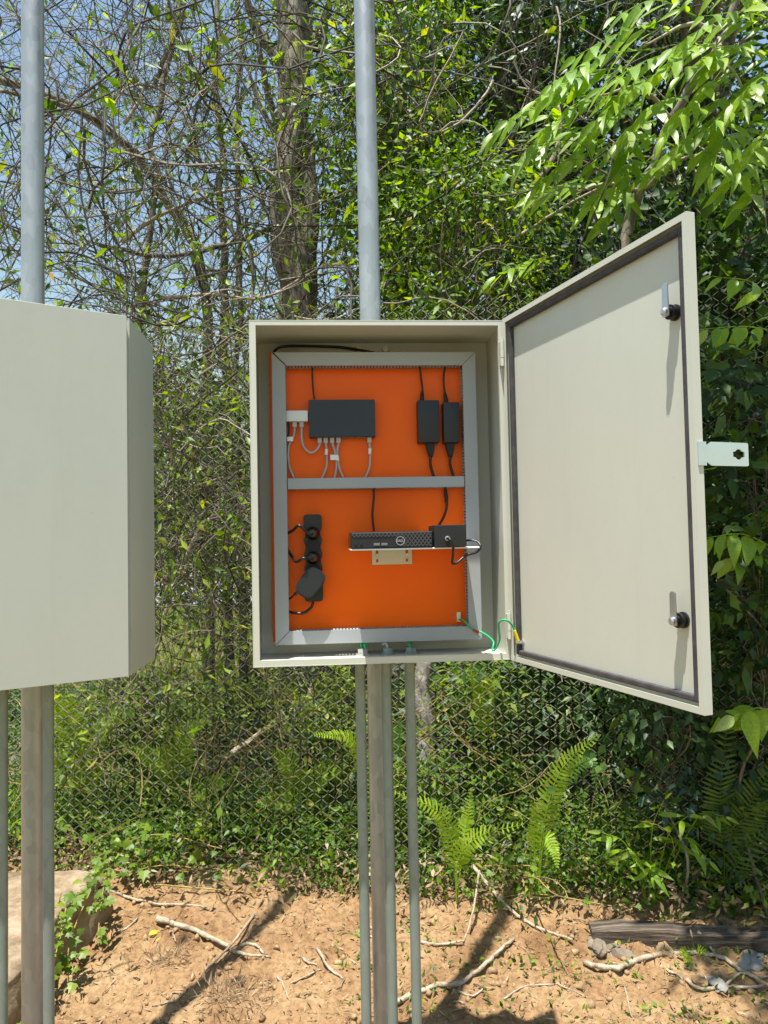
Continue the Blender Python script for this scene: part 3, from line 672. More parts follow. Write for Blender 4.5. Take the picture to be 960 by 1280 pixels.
plug('black plug in the middle socket of the power strip', zsock[2], 0, [(379, 698, PD-.075), (370, 702, PD-.06), (364, 694, PD-.03), (357, 684, PD-.02), (352, 682, PD-.012)])
# wall adapter plugged in crooked
c0 = cpx(388, 729, PD-.066); AdM = CabM @ Matrix.Translation((c0.x, PD-.0345, c0.z)) @ Matrix.Rotation(R(38), 4, 'Y')
t = thing('plug_adapter', 'dark grey wall adapter plugged in crooked on the power strip', 'power adapter', AdM)
ol = []
for q in np.linspace(0, 2*math.pi, 40, endpoint=False):
    c_, s_ = math.cos(q), math.sin(q); e = 3.2
    ol.append((math.copysign(abs(c_)**(2/e), c_)*.027, math.copysign(abs(s_)**(2/e), s_)*.038))
mb = MB(); mb.prism(ol, 'y', -.034, 0, .004); mb.build('adapter_case', M['brick'], t, 30, AdM)
P = [CabM @ cpx(*c) for c in ((377, 738, PD-.05), (370, 741.5, PD-.045), (364, 747, PD-.03), (357.5, 751, PD-.02), (352, 751, PD-.012))]
mb = MB(); mb.tube(smoothpts(P, 6), [.0045]*8+[.0022]*17, 8); mb.build('cord', M['black'], t, 80)
cable('black_cable', 'black supply cord curving from bottom of power strip into the left duct', [(391.5, 752, PD-.016), (389, 759, PD-.018), (380, 766, PD-.02), (367, 766, PD-.018), (352, 761, PD-.012)], .0034, M['black'])

# shelf bracket, mini computer, small black box ------------------------
PF = -.062                                            # depth of the computer's front
sh_l = cpx(437, 686.5, PF); sh_r = cpx(600, 684.5, PF); zsh = sh_l.z
ShM = CabM
t = thing('shelf_bracket', 'thin white steel shelf with slotted beige plate under the mini computer', 'shelf', CabM @ Matrix.Translation(((sh_l.x+sh_r.x)/2, PD, zsh)))
mb = MB(); mb.rbox(sh_l.x+.002, sh_r.x, PF+.002, PD-.003, zsh-.0035, zsh, .0008, 1); mb.build('shelf_plate', M['white'], t, space=CabM)
x0, x1, z0, z1 = rect(465, 687, 515, 705.5, PD-.004)
mb = MB()
# vertical plate with four slots: built from strips round the slots
sl = [(x0+.010, x0+.016), (x1-.016, x1-.010)]; zr = [(z0+.006, z0+.014), (z0+.020, z0+.036)]
ztop = zsh-.0036
xs = [x0, sl[0][0], sl[0][1], sl[1][0], sl[1][1], x1]; zs_ = [z0, zr[0][0], zr[0][1], zr[1][0], zr[1][1], ztop]
for i in range(5):
    for j in range(5):
        if i in (1, 3) and j in (1, 3): continue
        mb.box(xs[i], xs[i+1], PD-.004, PD-.002, zs_[j], zs_[j+1])
mb.build('wall_plate', M['beige'], t, space=CabM)
for xx in (sl[0], sl[1]):
    mb = MB(); mb.lathe([(0, .004), (.003, .0035)], ((xx[0]+xx[1])/2, PD-.0041, z0+.024), (0, -1, 0), 10); mb.build('screw', M['steel'], t, 40, CabM)
# computer
px0 = cpx(438, 675, PF).x; pcw = .186; x0, x1 = px0, px0+pcw; zt = zsh+.0375
t = thing('mini_computer', 'slim black mini computer with honeycomb front lying on the shelf', 'computer', CabM @ Matrix.Translation((x0+pcw/2, PF, zsh)))
mb = MB(); mb.rbox(x0, x1, PF+.004, PD-.012, zsh+.0005, zt, .0015, 2); mb.build('case', M['pcside'], t, space=CabM)
mb = MB(); mb.rbox(x0+.002, x1-.002, PF+.0005, PF+.0038, zsh+.002, zt-.0015, .0008, 1); fp = mb.build('front_panel', M['blackrough'], t, space=CabM)
# honeycomb grille: thin diagonal ribs
mb = MB(); zr0, zr1 = zsh+.004, zt-.003
mid = zt-.0115
def rib(xa, za, xb, zb): 
    v = Vector((xb-xa, 0, zb-za)); n_ = Vector((-v.z, 0, v.x)).normalized()*.0007
    a, b = Vector((xa, 0, za)), Vector((xb, 0, zb)); vs = [a-n_, b-n_, b+n_, a+n_]
    mb.add([(q.x, PF-.0006, q.z) for q in vs]+[(q.x, PF+.0006, q.z) for q in vs], [(0, 1, 2, 3), (0, 4, 5, 1), (1, 5, 6, 2), (2, 6, 7, 3), (3, 7, 4, 0)])
st = .0085
for sgn in (1, -1):
    i = 0; xx = x0-.05
    while xx < x1+.05:
        for (xa, xb, za, zb) in ((x0+.004, x0+.110, mid, zr1), (x0+.112, x1-.004, zr0, zr1)):
            # clip the diagonal to the rectangle
            h_ = zb-za; a, b = (xx, za), (xx+sgn*h_*.75, zb); t0, t1 = 0, 1; dx = b[0]-a[0]
            ta, tb = (xa-a[0])/dx, (xb-a[0])/dx
            lo, hi = max(0, min(ta, tb)), min(1, max(ta, tb))
            if hi-lo > .05: rib(a[0]+dx*lo, za+h_*lo, a[0]+dx*hi, za+h_*hi)
        xx += st
gr = mb.build('honeycomb_grille', M['rib'], t, space=CabM)
for k_ in (0, 1):
    xa = x0+.052+k_*.017; mb = MB(); mb.box(xa, xa+.0135, PF-.0005, PF+.0004, zsh+.007, zsh+.0125); mb.box(xa+.0012, xa+.0123, PF-.0008, PF-.0004, zsh+.0095, zsh+.0115); mb.build('usb_port', M['port'], t, space=CabM)
for xa in (x0+.012, x0+.024):
    mb = MB(); mb.lathe([(0, .003), (.001, .003)], (xa, PF, zsh+.012), (0, -1, 0), 12); mb.build('audio_jack', M['brick'], t, 40, CabM)
# round badge: silver ring with letter strokes
lcx = cpx(500.5, 677, PF).x; lcz = zsh+.0165
mb = MB(); n = 32; vs = []; 
for yy in (PF-.0012, PF-.0002):
    for rr in (.0088, .0098): vs += [(lcx+math.cos(2*math.pi*i/n)*rr, yy, lcz+math.sin(2*math.pi*i/n)*rr) for i in range(n)]
fs = []
for i in range(n):
    j = (i+1) % n; fs += [(i, j, n+j, n+i), (n+i, n+j, 3*n+j, 3*n+i), (i, 2*n+i, 2*n+j, j)]
mb.add(vs, fs); mb.build('badge_ring', M['logo'], t, space=CabM)
cu = bpy.data.curves.new('badge_text', 'FONT'); cu.body = 'DELL'; cu.size = .0068; cu.align_x = 'CENTER'; cu.align_y = 'CENTER'; cu.extrude = .0003
to = bpy.data.objects.new('tmp', cu); COL.objects.link(to); bpy.context.view_layer.update()
me = bpy.data.meshes.new_from_object(to); bpy.data.objects.remove(to)
mo = bpy.data.objects.new('badge_text', me); me.materials.clear(); me.materials.append(M['logo'])
me.transform(WM[t].inverted() @ CabM @ Matrix.Translation((lcx, PF-.0008, lcz)) @ Matrix.Rotation(R(90), 4, 'X')); mo.parent = t; COL.objects.link(mo)
# box in front of the right of the computer's end
BF = PF-.004
x0b, x1b, z0b, z1b = rect(537.5, 656, 583, 683.5, BF)
t = thing('adapter_box', 'small square black box with cable jack on right end of the shelf', 'box', CabM @ Matrix.Translation(((x0b+x1b)/2, BF, zsh)))
mb = MB(); mb.rbox(max(x0b, x1+.002), x1b, BF, BF+.10, zsh+.0006, z1b, .0015, 2); mb.build('case', M['blackrough'], t, space=CabM)
if x0b < x1+.002: 
    pass
jx = cpx(559, 673, BF)
mb = MB(); mb.lathe([(0, .0055), (.006, .0055), (.0065, .004), (.016, .0035)], (jx.x, BF, jx.z), (0, -1, 0), 12); mb.build('jack', M['steel'], t, 40, CabM)
cable('coax_cable', 'black cable curling from the jack of the small black box round the shelf end', [(559, 673, BF-.014), (563, 675, BF-.026), (566.5, 684, BF-.02), (566, 696, BF-.01), (565.5, 704, BF-.005), (572, 703, BF), (583, 694, BF+.01), (596, 690, BF+.01), (600.5, 683, BF+.01), (596, 677, BF+.02), (586, 675.5, BF+.03), (580, 677, BF+.05)], .0030, M['black'])
cable('black_cable', 'black cord dropping from middle duct to back of the mini computer', [(467.5, 606, PD-.016), (467, 625, PD-.016), (465.5, 643, PD-.016), (467.5, 664, PD-.014)], .0028, M['black'])
cable('black_cable', 'black cord curving from middle duct to the small black box', [(556.5, 606, PD-.016), (557, 616, PD-.016), (558.5, 632, PD-.016), (555, 645, PD-.02), (548, 658, PD-.03)], .0032, M['black'])
mb = MB(); mb.tube([CabM @ cpx(556.8, 612, PD-.016), CabM @ cpx(557.6, 620, PD-.016), CabM @ cpx(558.3, 628, PD-.016)], [.004, .0052, .004], 10); o = mb.build('cord_connector', M['blackrough'], None, 60); tag(o, 'black inline connector on cord below the middle duct', 'connector')
# black cable over the top duct
cable('black_cable', 'thick black cable arching over the top duct', [(341, 445, PD-.03), (345, 437, PD-.01), (356, 433, PD-.005), (385, 432.5, D-.012), (425, 434, D-.012), (449, 437.5, D-.012), (468, 441, D-.014)], .0036, M['black'])
# earth wires
def cw(px, py, d): return CabM @ cpx(px, py, d)
cable('earth_wire', 'green earth wire looping from the orange panel to the cabinet door', [CabM @ stud_p, cw(580, 776, PD-.045), cw(590, 786, DF-.012), cw(601, 790, DF-.014), cw(611, 796, .07), cw(617, 803, .03), cw(615.5, 812, .02), cw(619, 812, .015), cw(624.5, 800, .0), cw(623.5, 787, -.015), cw(624, 778, -.03), cw(632, 775, -.05), cw(641, 783, -.04), stud_d], .0024, M['green'])
a = cw(591, 786.5, DF-.012); b = cw(598.5, 791, DF-.014)
mb = MB(); mb.tube([a, b], .0030, 8); o = mb.build('wire_sleeve', M['red'], None, 60); tag(o, 'red heat shrink sleeve on green earth wire at the duct corner', 'sleeve')
v = (stud_d-cw(641, 783, -.04)).normalized(); mb = MB(); mb.tube([stud_d-v*.03, stud_d-v*.004], .0042, 8); o = mb.build('wire_lug', M['yellow'], None, 60); tag(o, 'yellow insulated lug ending the earth wire on the cabinet door', 'lug')
for i, (px, c1, lab) in enumerate(((453, 'green', 'green wires rising from left conduit gland'), (484.5, 'ethernet', 'grey cable rising from middle conduit gland'), (513, 'green', 'green wire rising from right conduit gland'))):
    x = GL[i]; P = [CabM @ Vector((x, .125, .012)), CabM @ Vector((x-.004, .128, .03)), CabM @ Vector((x+(-.012 if i == 1 else .004), .132, Z0*.75)), CabM @ Vector((x+.002, PD-.02, Z0+.008))]
    mb = MB(); mb.tube(smoothpts(P, 5), .003 if i != 1 else .004, 8)
    if i == 0: mb.tube(smoothpts([p+Vector((.009, -.004, 0)) for p in P], 5), .0026, 8)
    o = mb.build('gland_wire', M[c1], None, 80); tag(o, lab, 'wire')
#PART2
# ------------------------------------------------------------------ chain link fence
fa = math.atan2(-.19, 1); CW, CH = .0305, .0485; FX0, FX1 = -2.35, 2.05; FH = 2.45
FenM = Matrix.Translation((0, 3.10, 0)) @ Matrix.Rotation(fa, 4, 'Z')
fence = thing('chain_link_fence', 'weathered chain link fence overgrown from behind with ferns and creepers', 'fence', FenM)
mbw = MB(); nz = int(FH/CH*2); pts = []
for i in range(nz+1):
    s = 1 if i % 2 else -1
    pts.append((s*(CW*.5+.0008), .0012*s, .02+i*CH/2))
rt = []
for i in range(len(pts)):                      # round the knuckles a little
    if 0 < i < len(pts)-1:
        a, b, c = Vector(pts[i-1]), Vector(pts[i]), Vector(pts[i+1]); rt += [b.lerp(a, .16)+Vector((0, 0, 0)), b.lerp(c, .16)]
    else: rt.append(Vector(pts[i]))
vs, fs = [], []
for i, p in enumerate(rt):
    r_ = .0009
    for q in range(6): vs.append((p.x, p.y+r_*math.cos(q*math.pi/3), p.z+r_*1.2*math.sin(q*math.pi/3)))
for i in range(len(rt)-1):
    for q in range(6): fs.append((i*6+q, i*6+(q+1) % 6, i*6+6+(q+1) % 6, i*6+6+q))
wme = bpy.data.meshes.new('wire'); wme.from_pydata(vs, [], fs); wme.materials.append(M['wire']); smooth_mesh(wme, 180)
rngf = random.Random(4)
n_w = int((FX1-FX0)/CW)
for i in range(n_w):
    o = bpy.data.objects.new('wire', wme); COL.objects.link(o); o.parent = fence
    x = FX0+i*CW; p = FenM @ Vector((x, 0, 0))
    o.location = (x, .012*math.sin(x*2.1)+.006*math.sin(x*7), gz(FenM.translation.x+round(x, 0)*0+p.x*0, p.y*0+3.1)-.05+(CH/2 if i % 2 else 0)); o.rotation_euler = (R(-1.2+.6*math.sin(x*1.3)), 0, 0)
for x in (-1.93, 1.98):
    p = FenM @ Vector((x, .03, 0)); g0 = gz(p.x, p.y); mb = MB(); mb.tube([(p.x, p.y, g0-.1), (p.x, p.y, 2.5)], .024, 16); mb.lathe([(0, .028), (.01, .028), (.02, .008)], (p.x, p.y, 2.5), (0, 0, 1), 14); mb.build('post', M['conduit'], fence, 50)
for z in (.06,):
    mb = MB(); P = [FenM @ Vector((x, .012+.006*math.sin(x*2.1), z+.01*math.sin(x*3))) for x in np.linspace(FX0, FX1, 24)]; mb.tube(P, .0018, 5); mb.build('tension_wire', M['wire'], fence, 80)

# ------------------------------------------------------------------ trees behind the fence
def limb(mb, pts, r0, r1, n=10, rng=None, sub=5):
    P = smoothpts(pts, sub); k = len(P)
    if rng is not None:
        L = sum((P[i+1]-P[i]).length for i in range(k-1))/k
        P = [P[0]]+[p+Vector((rng.normal(0, .06), rng.normal(0, .06), 0))*L*1.2 for p in P[1:]]
    mb.tube(P, [r0+(r1-r0)*i/(k-1) for i in range(k)], n)
    return P
def npP(L): return np.array([tuple(p) for p in L])

rng = np.random.default_rng(21)
# twisted tree: three strands winding round each other
tb = at(392, 690, 5.6); tb.z = gz(tb.x, tb.y)
tw = thing('twisted_tree', 'thick grey trunk of twisted strands rising above the open cabinet', 'tree', tb)
mb = MB(); ztop = 7.2
for s in range(4):
    pts = []; ph = s*1.65
    for z in np.linspace(-.1, ztop, 34):
        px = 388+10*math.sin(z*.8+1)-(z-3)*1.5
        c = at(px, 677, 5.6); a = ph+z*1.0; rr = .085*(1+.35*math.sin(z*1.9+s*2))
        pts.append((c.x+math.cos(a)*rr+.03*math.sin(z*4.3+s*2.1), c.y+math.sin(a)*rr, z))
    rads = [(.098 if s < 2 else .06)*(1.25-.55*i/33)*(1+.16*math.sin(i*1.1+s)+.22*math.sin(i*2.7+s*1.7)**3) for i in range(34)]
    mb.tube(pts, rads, 12)
mb.build('trunk', M['bark'], tw, 180)
def branches(root, mt, specs, r0, Y, jitter=.0):
    for pl in specs:
        mb = MB(); rr = pl[0]; limb(mb, [at(q[0], q[1], q[2] if len(q) > 2 else Y) for q in pl[1:]], rr, rr*.45, 8, rng); mb.build('branch', mt, root, 180)
branches(tw, M['bark'], [(.06, (385, 120), (345, 70), (318, 30), (300, -40)), (.04, (380, 230), (345, 150), (330, 90, 6), (305, -20, 5.8)), (.05, (392, 60), (410, 10), (430, -60)),
    (.03, (370, 270), (300, 300), (210, 320, 5.6), (120, 305, 5.2))], .05, 6.2)
V, Fc = clump_leaves(rng, np.array([tuple(at(rng.uniform(290, 460), rng.uniform(-160, 200), rng.uniform(5.6, 6.6))) for _ in range(46)]), 26, .16, .085)
np_mesh('crown', V, Fc, M['leaf'], tw)

def slender(label, pl, r0, r1, mt, crown=None, extra=()):
    q = pl[0]; b0 = at(*q); base = Vector((b0.x, b0.y, gz(b0.x, b0.y)))
    t = thing('slender_tree', label, 'tree', base, 'thin trunks behind the fence')
    mb = MB(); limb(mb, [base+Vector((0, 0, -.05))]+[at(*p) for p in pl], r0, r1, 9, rng); mb.build('trunk', mt, t, 180)
    for e in extra:
        mb = MB(); limb(mb, [at(*p) for p in e[1:]], e[0], e[0]*.35, 7, rng); mb.build('branch', mt, t, 180)
    if crown is not None:
        cs = np.array([tuple(at(rng.uniform(crown[0], crown[1]), rng.uniform(crown[2], crown[3]), rng.uniform(q[2]-.5, q[2]+.5))) for _ in range(crown[4])])
        V, Fc = clump_leaves(rng, cs, crown[5], .13, .07); np_mesh('crown', V, Fc, M['leaf'], t)
    return t
slender('slim pale trunk just left of the twisted trunk', [(352, 560, 5.9), (351, 380, 5.9), (352, 200, 5.9), (356, 60, 5.9), (350, -80, 5.9)], .048, .03, M['barkpale'], (250, 380, -60, 260, 40, 9), [(.022, (352, 180, 5.9), (320, 120, 5.7), (300, 40, 5.6))])
slender('thin grey trunk second to the left of the twisted trunk', [(282, 560, 6.6), (281, 380, 6.6), (277, 230, 6.6), (272, 120, 6.6), (275, -60, 6.6)], .05, .02, M['bark'], (200, 330, -40, 250, 30, 9), [(.018, (279, 260, 6.6), (250, 200, 6.4), (225, 90, 6.2))])
slender('thinnest grey stem between the slim pale trunk and its left neighbour', [(300, 560, 6.3), (299, 360, 6.3), (297, 200, 6.3), (300, 60, 6.3), (296, -50, 6.3)], .03, .016, M['bark'])
slender('crooked grey tree leaning right above the left cabinet', [(150, 560, 6.0), (185, 330, 6.0), (195, 160, 6.0), (215, 60, 6.0), (232, -40, 6.0)], .035, .018, M['bark'], (90, 260, -40, 330, 44, 9), [(.022, (192, 110, 6), (205, 75, 5.9), (228, 25, 5.8), (232, -20, 5.8)), (.03, (180, 200, 6), (120, 150, 5.6), (55, 125, 5.2), (-30, 110, 5))])
slender('leaning grey tree behind the left pole', [(260, 600, 6.9), (255, 360, 6.9), (215, 260, 6.7), (140, 165, 6.4), (60, 120, 6.2), (-40, 90, 6.0)], .055, .03, M['bark'], (-20, 200, 20, 300, 44, 9))
slender('pale lichen speckled trunk behind the fence right of the conduits', [(533, 1000, 3.75), (531, 900, 3.75), (529, 830, 3.75), (532, 700, 3.8), (530, 560, 3.85)], .055, .03, M['lichen'])
# broken pale stick hanging in the tangle
for (pts, r_, lb) in (([(152, 303, 5), (195, 272, 5), (260, 245, 5), (322, 232, 5)], .016, 'long pale broken branch hanging among vines above left cabinet'),
                      ([(155, 155, 4.9), (175, 125, 4.9), (180, 105, 4.9)], .014, 'short pale curved dead branch hanging high in the vines'),
                      ([(205, 372, 4.2), (270, 368, 4.2), (330, 372, 4.2), (400, 335, 4.3), (440, 330, 4.4)], .010, 'pale bent liana running level above the open cabinet'),
                      ([(243, 236, 4.9), (265, 210, 4.9), (305, 180, 4.9)], .008, 'thin pale forked twig crossing the long broken branch'),
                      ([(190, 412, 3.4), (205, 402, 3.4), (230, 412, 3.5), (300, 425, 3.6)], .008, 'pale twig leaning out beside the left cabinet top'),
                      ([(205, 730, 4.4), (235, 690, 4.4), (262, 650, 4.5), (320, 610, 4.6)], .02, 'slanting grey branch behind the fence between the cabinets'),
                      ([(190, 830, 3.9), (215, 740, 3.9), (240, 680, 3.9), (255, 640, 3.9)], .013, 'yellowish slanting stem behind the fence right of left cabinet'),
                      ([(240, 975, 3.9), (262, 962, 3.9), (300, 935, 4.0), (355, 895, 4.2)], .024, 'pale fallen branch leaning in the undergrowth behind the fence'),
                      ([(660, 240, 4.6), (690, 200, 4.6), (700, 165, 4.6), (698, 130, 4.6)], .018, 'pale bent branch below the bright leaves'),
                      ([(640, 300, 4.4), (672, 280, 4.4), (720, 250, 4.3), (790, 215, 4.2)], .012, 'thin pale branch slanting up behind the cabinet door')):
    mb = MB(); limb(mb, [at(*p) for p in pts], r_, r_*.55, 8, rng); o = mb.build('dead_branch', M['stick'], None, 180); tag(o, lb, 'branch', 'dead branches')

# ------------------------------------------------------------------ vine tangle (upper left)
def tangle(name, label, seed, N, sampler, r, step, k, wob, pull, mt, twigs=4, leaf=None, leafmat=None, leafn=0, leafsize=.07):
    rng = np.random.default_rng(seed); st, d0 = sampler(rng, N)
    P = walk(rng, st, d0, rng.uniform(.6, 1.4, N)*step, k, wob, pull); rad = (r*rng.uniform(.5, 1.7, N)**1.3)[:, None]*np.linspace(1, .45, k)[None]
    parts = [tubes_geo(P, rad)]
    src = P.reshape(-1, 3); pool = [src]
    if twigs:
        n2 = N*twigs; s2 = src[rng.integers(0, len(src), n2)]; P2 = walk(rng, s2, rng.normal(0, 1, (n2, 3))+np.array([0, 0, .25]), rng.uniform(.4, 1.3, n2)*step*.55, 7, wob*1.2, (0, 0, -.03))
        parts.append(tubes_geo(P2, (r*.42*rng.uniform(.5, 1.5, n2))[:, None]*np.linspace(1, .4, 7)[None])); pool.append(P2.reshape(-1, 3))
    V, Fc = merge(parts); o = np_mesh(name, V, Fc, mt, smooth=True); tag(o, label, 'vines', kind='stuff')
    if leafn:
        src = np.concatenate(pool); c = src[rng.integers(0, len(src), leafn)]
        d = rng.normal(0, .7, (leafn, 3)); d[:, 2] -= .6; nr = rng.normal(0, .7, (leafn, 3)); nr[:, 2] += .6; nr[:, 1] -= .4
        L = leafsize*rng.uniform(.5, 1.3, leafn); V, Fc = leaf_geo(c, d, nr, L, L*rng.uniform(.3, .5, leafn)); l = np_mesh('vine_leaves', V, Fc, leafmat, o); l['kind'] = 'stuff'
    return o
def s_upper(rng, N):
    Y = rng.uniform(3.9, 7.6, N); px = rng.uniform(-80, 470, N); py = rng.uniform(-60, 420, N)
    P = np.array([tuple(at(a, b, c)) for a, b, c in zip(px, py, Y)]); d = rng.normal(0, 1, (N, 3)); d[:, 1] *= .5; d[:, 2] *= 1.3; return P, d
tangle('vine_tangle', 'mass of thin bare grey vines and twigs against the sky', 5, 430, s_upper, .0052, .15, 15, .34, (0, 0, -.02), M['twig'], 13, leafmat=M['leaf'], leafn=2200, leafsize=.10)
def s_mid(rng, N):
    Y = rng.uniform(3.7, 6.5, N); px = rng.uniform(120, 480, N); py = rng.uniform(380, 760, N)
    P = np.array([tuple(at(a, b, c)) for a, b, c in zip(px, py, Y)]); d = rng.normal(0, 1, (N, 3)); d[:, 1] *= .5; return P, d
tangle('vine_tangle', 'dense grey brown tangle of vines behind the fence between the cabinets', 6, 480, s_mid, .0036, .10, 13, .34, (0, 0, -.02), M['twig'], 8, leafmat=M['leaf'], leafn=9000, leafsize=.055)
def s_low(rng, N):
    x = rng.uniform(-2.1, 1.9, N); y = FEN(x)+rng.uniform(.05, .9, N); P = np.stack([x, y, rng.uniform(.0, .35, N)], 1); d = rng.normal(0, .45, (N, 3)); d[:, 2] = 1; return P, d
tangle('straw_stems', 'yellow brown stalks standing in the undergrowth behind the mesh', 8, 90, s_low, .0028, .075, 11, .2, (.01, 0, .0), M['twigyellow'], 2)
def s_gap(rng, N):
    Y = rng.uniform(3.0, 3.5, N); px = rng.uniform(150, 340, N); py = rng.uniform(370, 800, N)
    P = np.array([tuple(at(a, b, c)) for a, b, c in zip(px, py, Y)]); d = rng.normal(0, 1, (N, 3)); d[:, 1] *= .25; return P, d
tangle('creeper_twigs', 'brown creeper twigs clinging to the mesh between the cabinets', 14, 110, s_gap, .0030, .07, 12, .3, (0, 0, -.02), M['twig'], 6, leafmat=M['leafolive'], leafn=1500, leafsize=.045)
def s_dry(rng, N):
    Y = rng.uniform(3.25, 4.2, N); px = rng.uniform(40, 720, N); py = rng.uniform(840, 1110, N)
    P = np.array([tuple(at(a, b, c)) for a, b, c in zip(px, py, Y)]); P[:, 1] = np.maximum(P[:, 1], FEN(P[:, 0])+.05); P[:, 2] = np.maximum(P[:, 2], .03); d = rng.normal(0, .8, (N, 3)); d[:, 1] *= .4; d[:, 2] += .3; return P, d
tangle('dry_creeper', 'brown dead creeper woven through the undergrowth behind the mesh', 12, 130, s_dry, .0022, .055, 12, .3, (0, 0, -.01), M['twigyellow'], 4)
def s_cen(rng, N):
    Y = rng.uniform(3.9, 5.6, N); px = rng.uniform(420, 960, N); py = rng.uniform(-60, 420, N)
    P = np.array([tuple(at(a, b, c)) for a, b, c in zip(px, py, Y)]); d = rng.normal(0, .6, (N, 3)); d[:, 2] -= .6; return P, d
tangle('vine_tangle', 'hanging vines and thin stems among the leaves right of the central pole', 9, 120, s_cen, .0050, .13, 13, .28, (0, 0, -.05), M['twig'], 4)
def s_right(rng, N):
    Y = rng.uniform(3.3, 4.6, N); px = rng.uniform(560, 1000, N); py = rng.uniform(300, 1000, N)
    P = np.array([tuple(at(a, b, c)) for a, b, c in zip(px, py, Y)]); d = rng.normal(0, .8, (N, 3)); d[:, 1] *= .4; return P, d
tangle('vine_tangle', 'brown creeper stems behind the mesh at right below the door', 10, 60, s_right, .0034, .09, 12, .28, (0, 0, -.02), M['twig'], 3)

# ------------------------------------------------------------------ leafy trees and shrubs
def leafy(name, label, cat, boxpx, Yr, ncl, per, spread, size, mt, seed, trunk=None, tmat='bark', group=None, ratio=.42, droop=.5, stems=True, clus=0):
    rng = np.random.default_rng(seed)
    if clus:
        cc = np.stack([rng.uniform(boxpx[0], boxpx[1], clus), rng.uniform(boxpx[2], boxpx[3], clus), rng.uniform(Yr[0], Yr[1], clus)], 1)
        k_ = rng.integers(0, clus, ncl); sp_x = (boxpx[1]-boxpx[0])*.075; sp_y = (boxpx[3]-boxpx[2])*.075
        px = cc[k_, 0]+rng.normal(0, sp_x, ncl); py = cc[k_, 1]+rng.normal(0, sp_y, ncl); Y = np.clip(cc[k_, 2]+rng.normal(0, .1, ncl), Yr[0], Yr[1])
    else:
        px = rng.uniform(boxpx[0], boxpx[1], ncl); py = rng.uniform(boxpx[2], boxpx[3], ncl); Y = rng.uniform(Yr[0], Yr[1], ncl)
    cs = np.array([tuple(at(a, b, c)) for a, b, c in zip(px, py, Y)]); cs = cs[cs[:, 2] > .02]; 
    xm = cs[:, 0].mean(); ym = cs[:, 1].mean(); b0 = Vector((xm, ym, gz(xm, ym)))
    t = thing(name, label, cat, b0, group)
    zt = cs[:, 2].max()*.9; mb = MB(); r0 = trunk or .03
    pts = [(b0.x, b0.y, b0.z-.05)]+[(xm+rng.normal(0, .07), ym+rng.normal(0, .07), b0.z+(zt-b0.z)*q) for q in (.25, .5, .75, 1)]
    limb(mb, pts, r0, r0*.3, 9); mb.build('trunk', M[tmat], t, 180)
    if stems:
        sel = cs[rng.permutation(len(cs))[:min(len(cs), 60)]]; N = len(sel); k = 7
        f = np.clip((sel[:, 2]-b0.z)/(zt-b0.z)*.75, .02, .95); base = np.stack([np.full(N, xm), np.full(N, ym), b0.z+f*(zt-b0.z)], 1)
        u = np.linspace(0, 1, k)[None, :, None]; P = base[:, None]*(1-u)+sel[:, None]*u; P[:, 1:-1] += rng.normal(0, .05, (N, k-2, 3)); P[:, :, 2] += (np.sin(u*np.pi)[:, :, 0])*.12
        V, Fc = tubes_geo(P, np.full((N, 1), r0*.28)*np.linspace(1, .25, k)[None], 4); np_mesh('limbs', V, Fc, M[tmat], t, True)
    sp = spread*rng.uniform(.6, 1.4, len(cs))
    V, Fc = clump_leaves(rng, cs, per, sp, size, droop=droop, ratio=ratio); np_mesh('crown', V, Fc, M[mt], t)
    return t
# centre top
leafy('creeper_tree', 'leafy tree with hanging creepers just right of the central pole top', 'tree', (415, 560, -80, 300), (4.6, 6.2), 150, 40, .17, .075, 'leaf', 31, .05)
leafy('creeper_tree', 'bushy creeper covered tree between central pole and cabinet door top', 'tree', (470, 680, 200, 430), (4.0, 5.2), 150, 44, .15, .06, 'leaf', 32, .04)
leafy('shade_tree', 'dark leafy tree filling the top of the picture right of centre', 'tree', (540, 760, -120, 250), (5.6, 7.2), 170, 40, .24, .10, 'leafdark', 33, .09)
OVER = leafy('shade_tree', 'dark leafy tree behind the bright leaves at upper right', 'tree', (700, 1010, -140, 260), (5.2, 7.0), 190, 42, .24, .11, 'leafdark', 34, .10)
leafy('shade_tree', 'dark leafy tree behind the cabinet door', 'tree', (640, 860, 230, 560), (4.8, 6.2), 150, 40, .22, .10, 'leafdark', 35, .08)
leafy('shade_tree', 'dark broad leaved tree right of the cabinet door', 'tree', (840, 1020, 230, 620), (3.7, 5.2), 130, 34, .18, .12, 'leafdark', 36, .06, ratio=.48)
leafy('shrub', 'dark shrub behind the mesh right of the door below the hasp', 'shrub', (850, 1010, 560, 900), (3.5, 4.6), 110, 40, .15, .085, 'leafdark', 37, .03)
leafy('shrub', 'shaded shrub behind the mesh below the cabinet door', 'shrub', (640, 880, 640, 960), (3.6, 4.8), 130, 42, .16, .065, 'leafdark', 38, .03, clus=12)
leafy('shrub', 'leafy shrub behind the mesh between conduits and door', 'shrub', (500, 680, 800, 1010), (3.35, 4.4), 120, 46, .075, .045, 'leaf', 39, .02, clus=14)
leafy('shrub', 'sparse leafy shrub behind the mesh below the right of the left cabinet', 'shrub', (60, 260, 840, 1060), (3.45, 4.6), 110, 44, .075, .042, 'leafolive', 40, .02, clus=14)
leafy('shrub', 'leafy shrub behind the mesh left of the conduits', 'shrub', (250, 460, 850, 1060), (3.4, 4.5), 120, 46, .075, .042, 'leafolive', 41, .02, clus=14)
leafy('shrub', 'light green shrub seen through mesh between the two cabinets', 'shrub', (170, 330, 480, 560), (4.6, 6.0), 34, 26, .13, .075, 'leaf', 42, .02)
leafy('shrub', 'green shrub deep behind the fence beside the open cabinet', 'shrub', (170, 460, 560, 760), (5.5, 8.0), 60, 40, .22, .08, 'leaf', 43, .03)
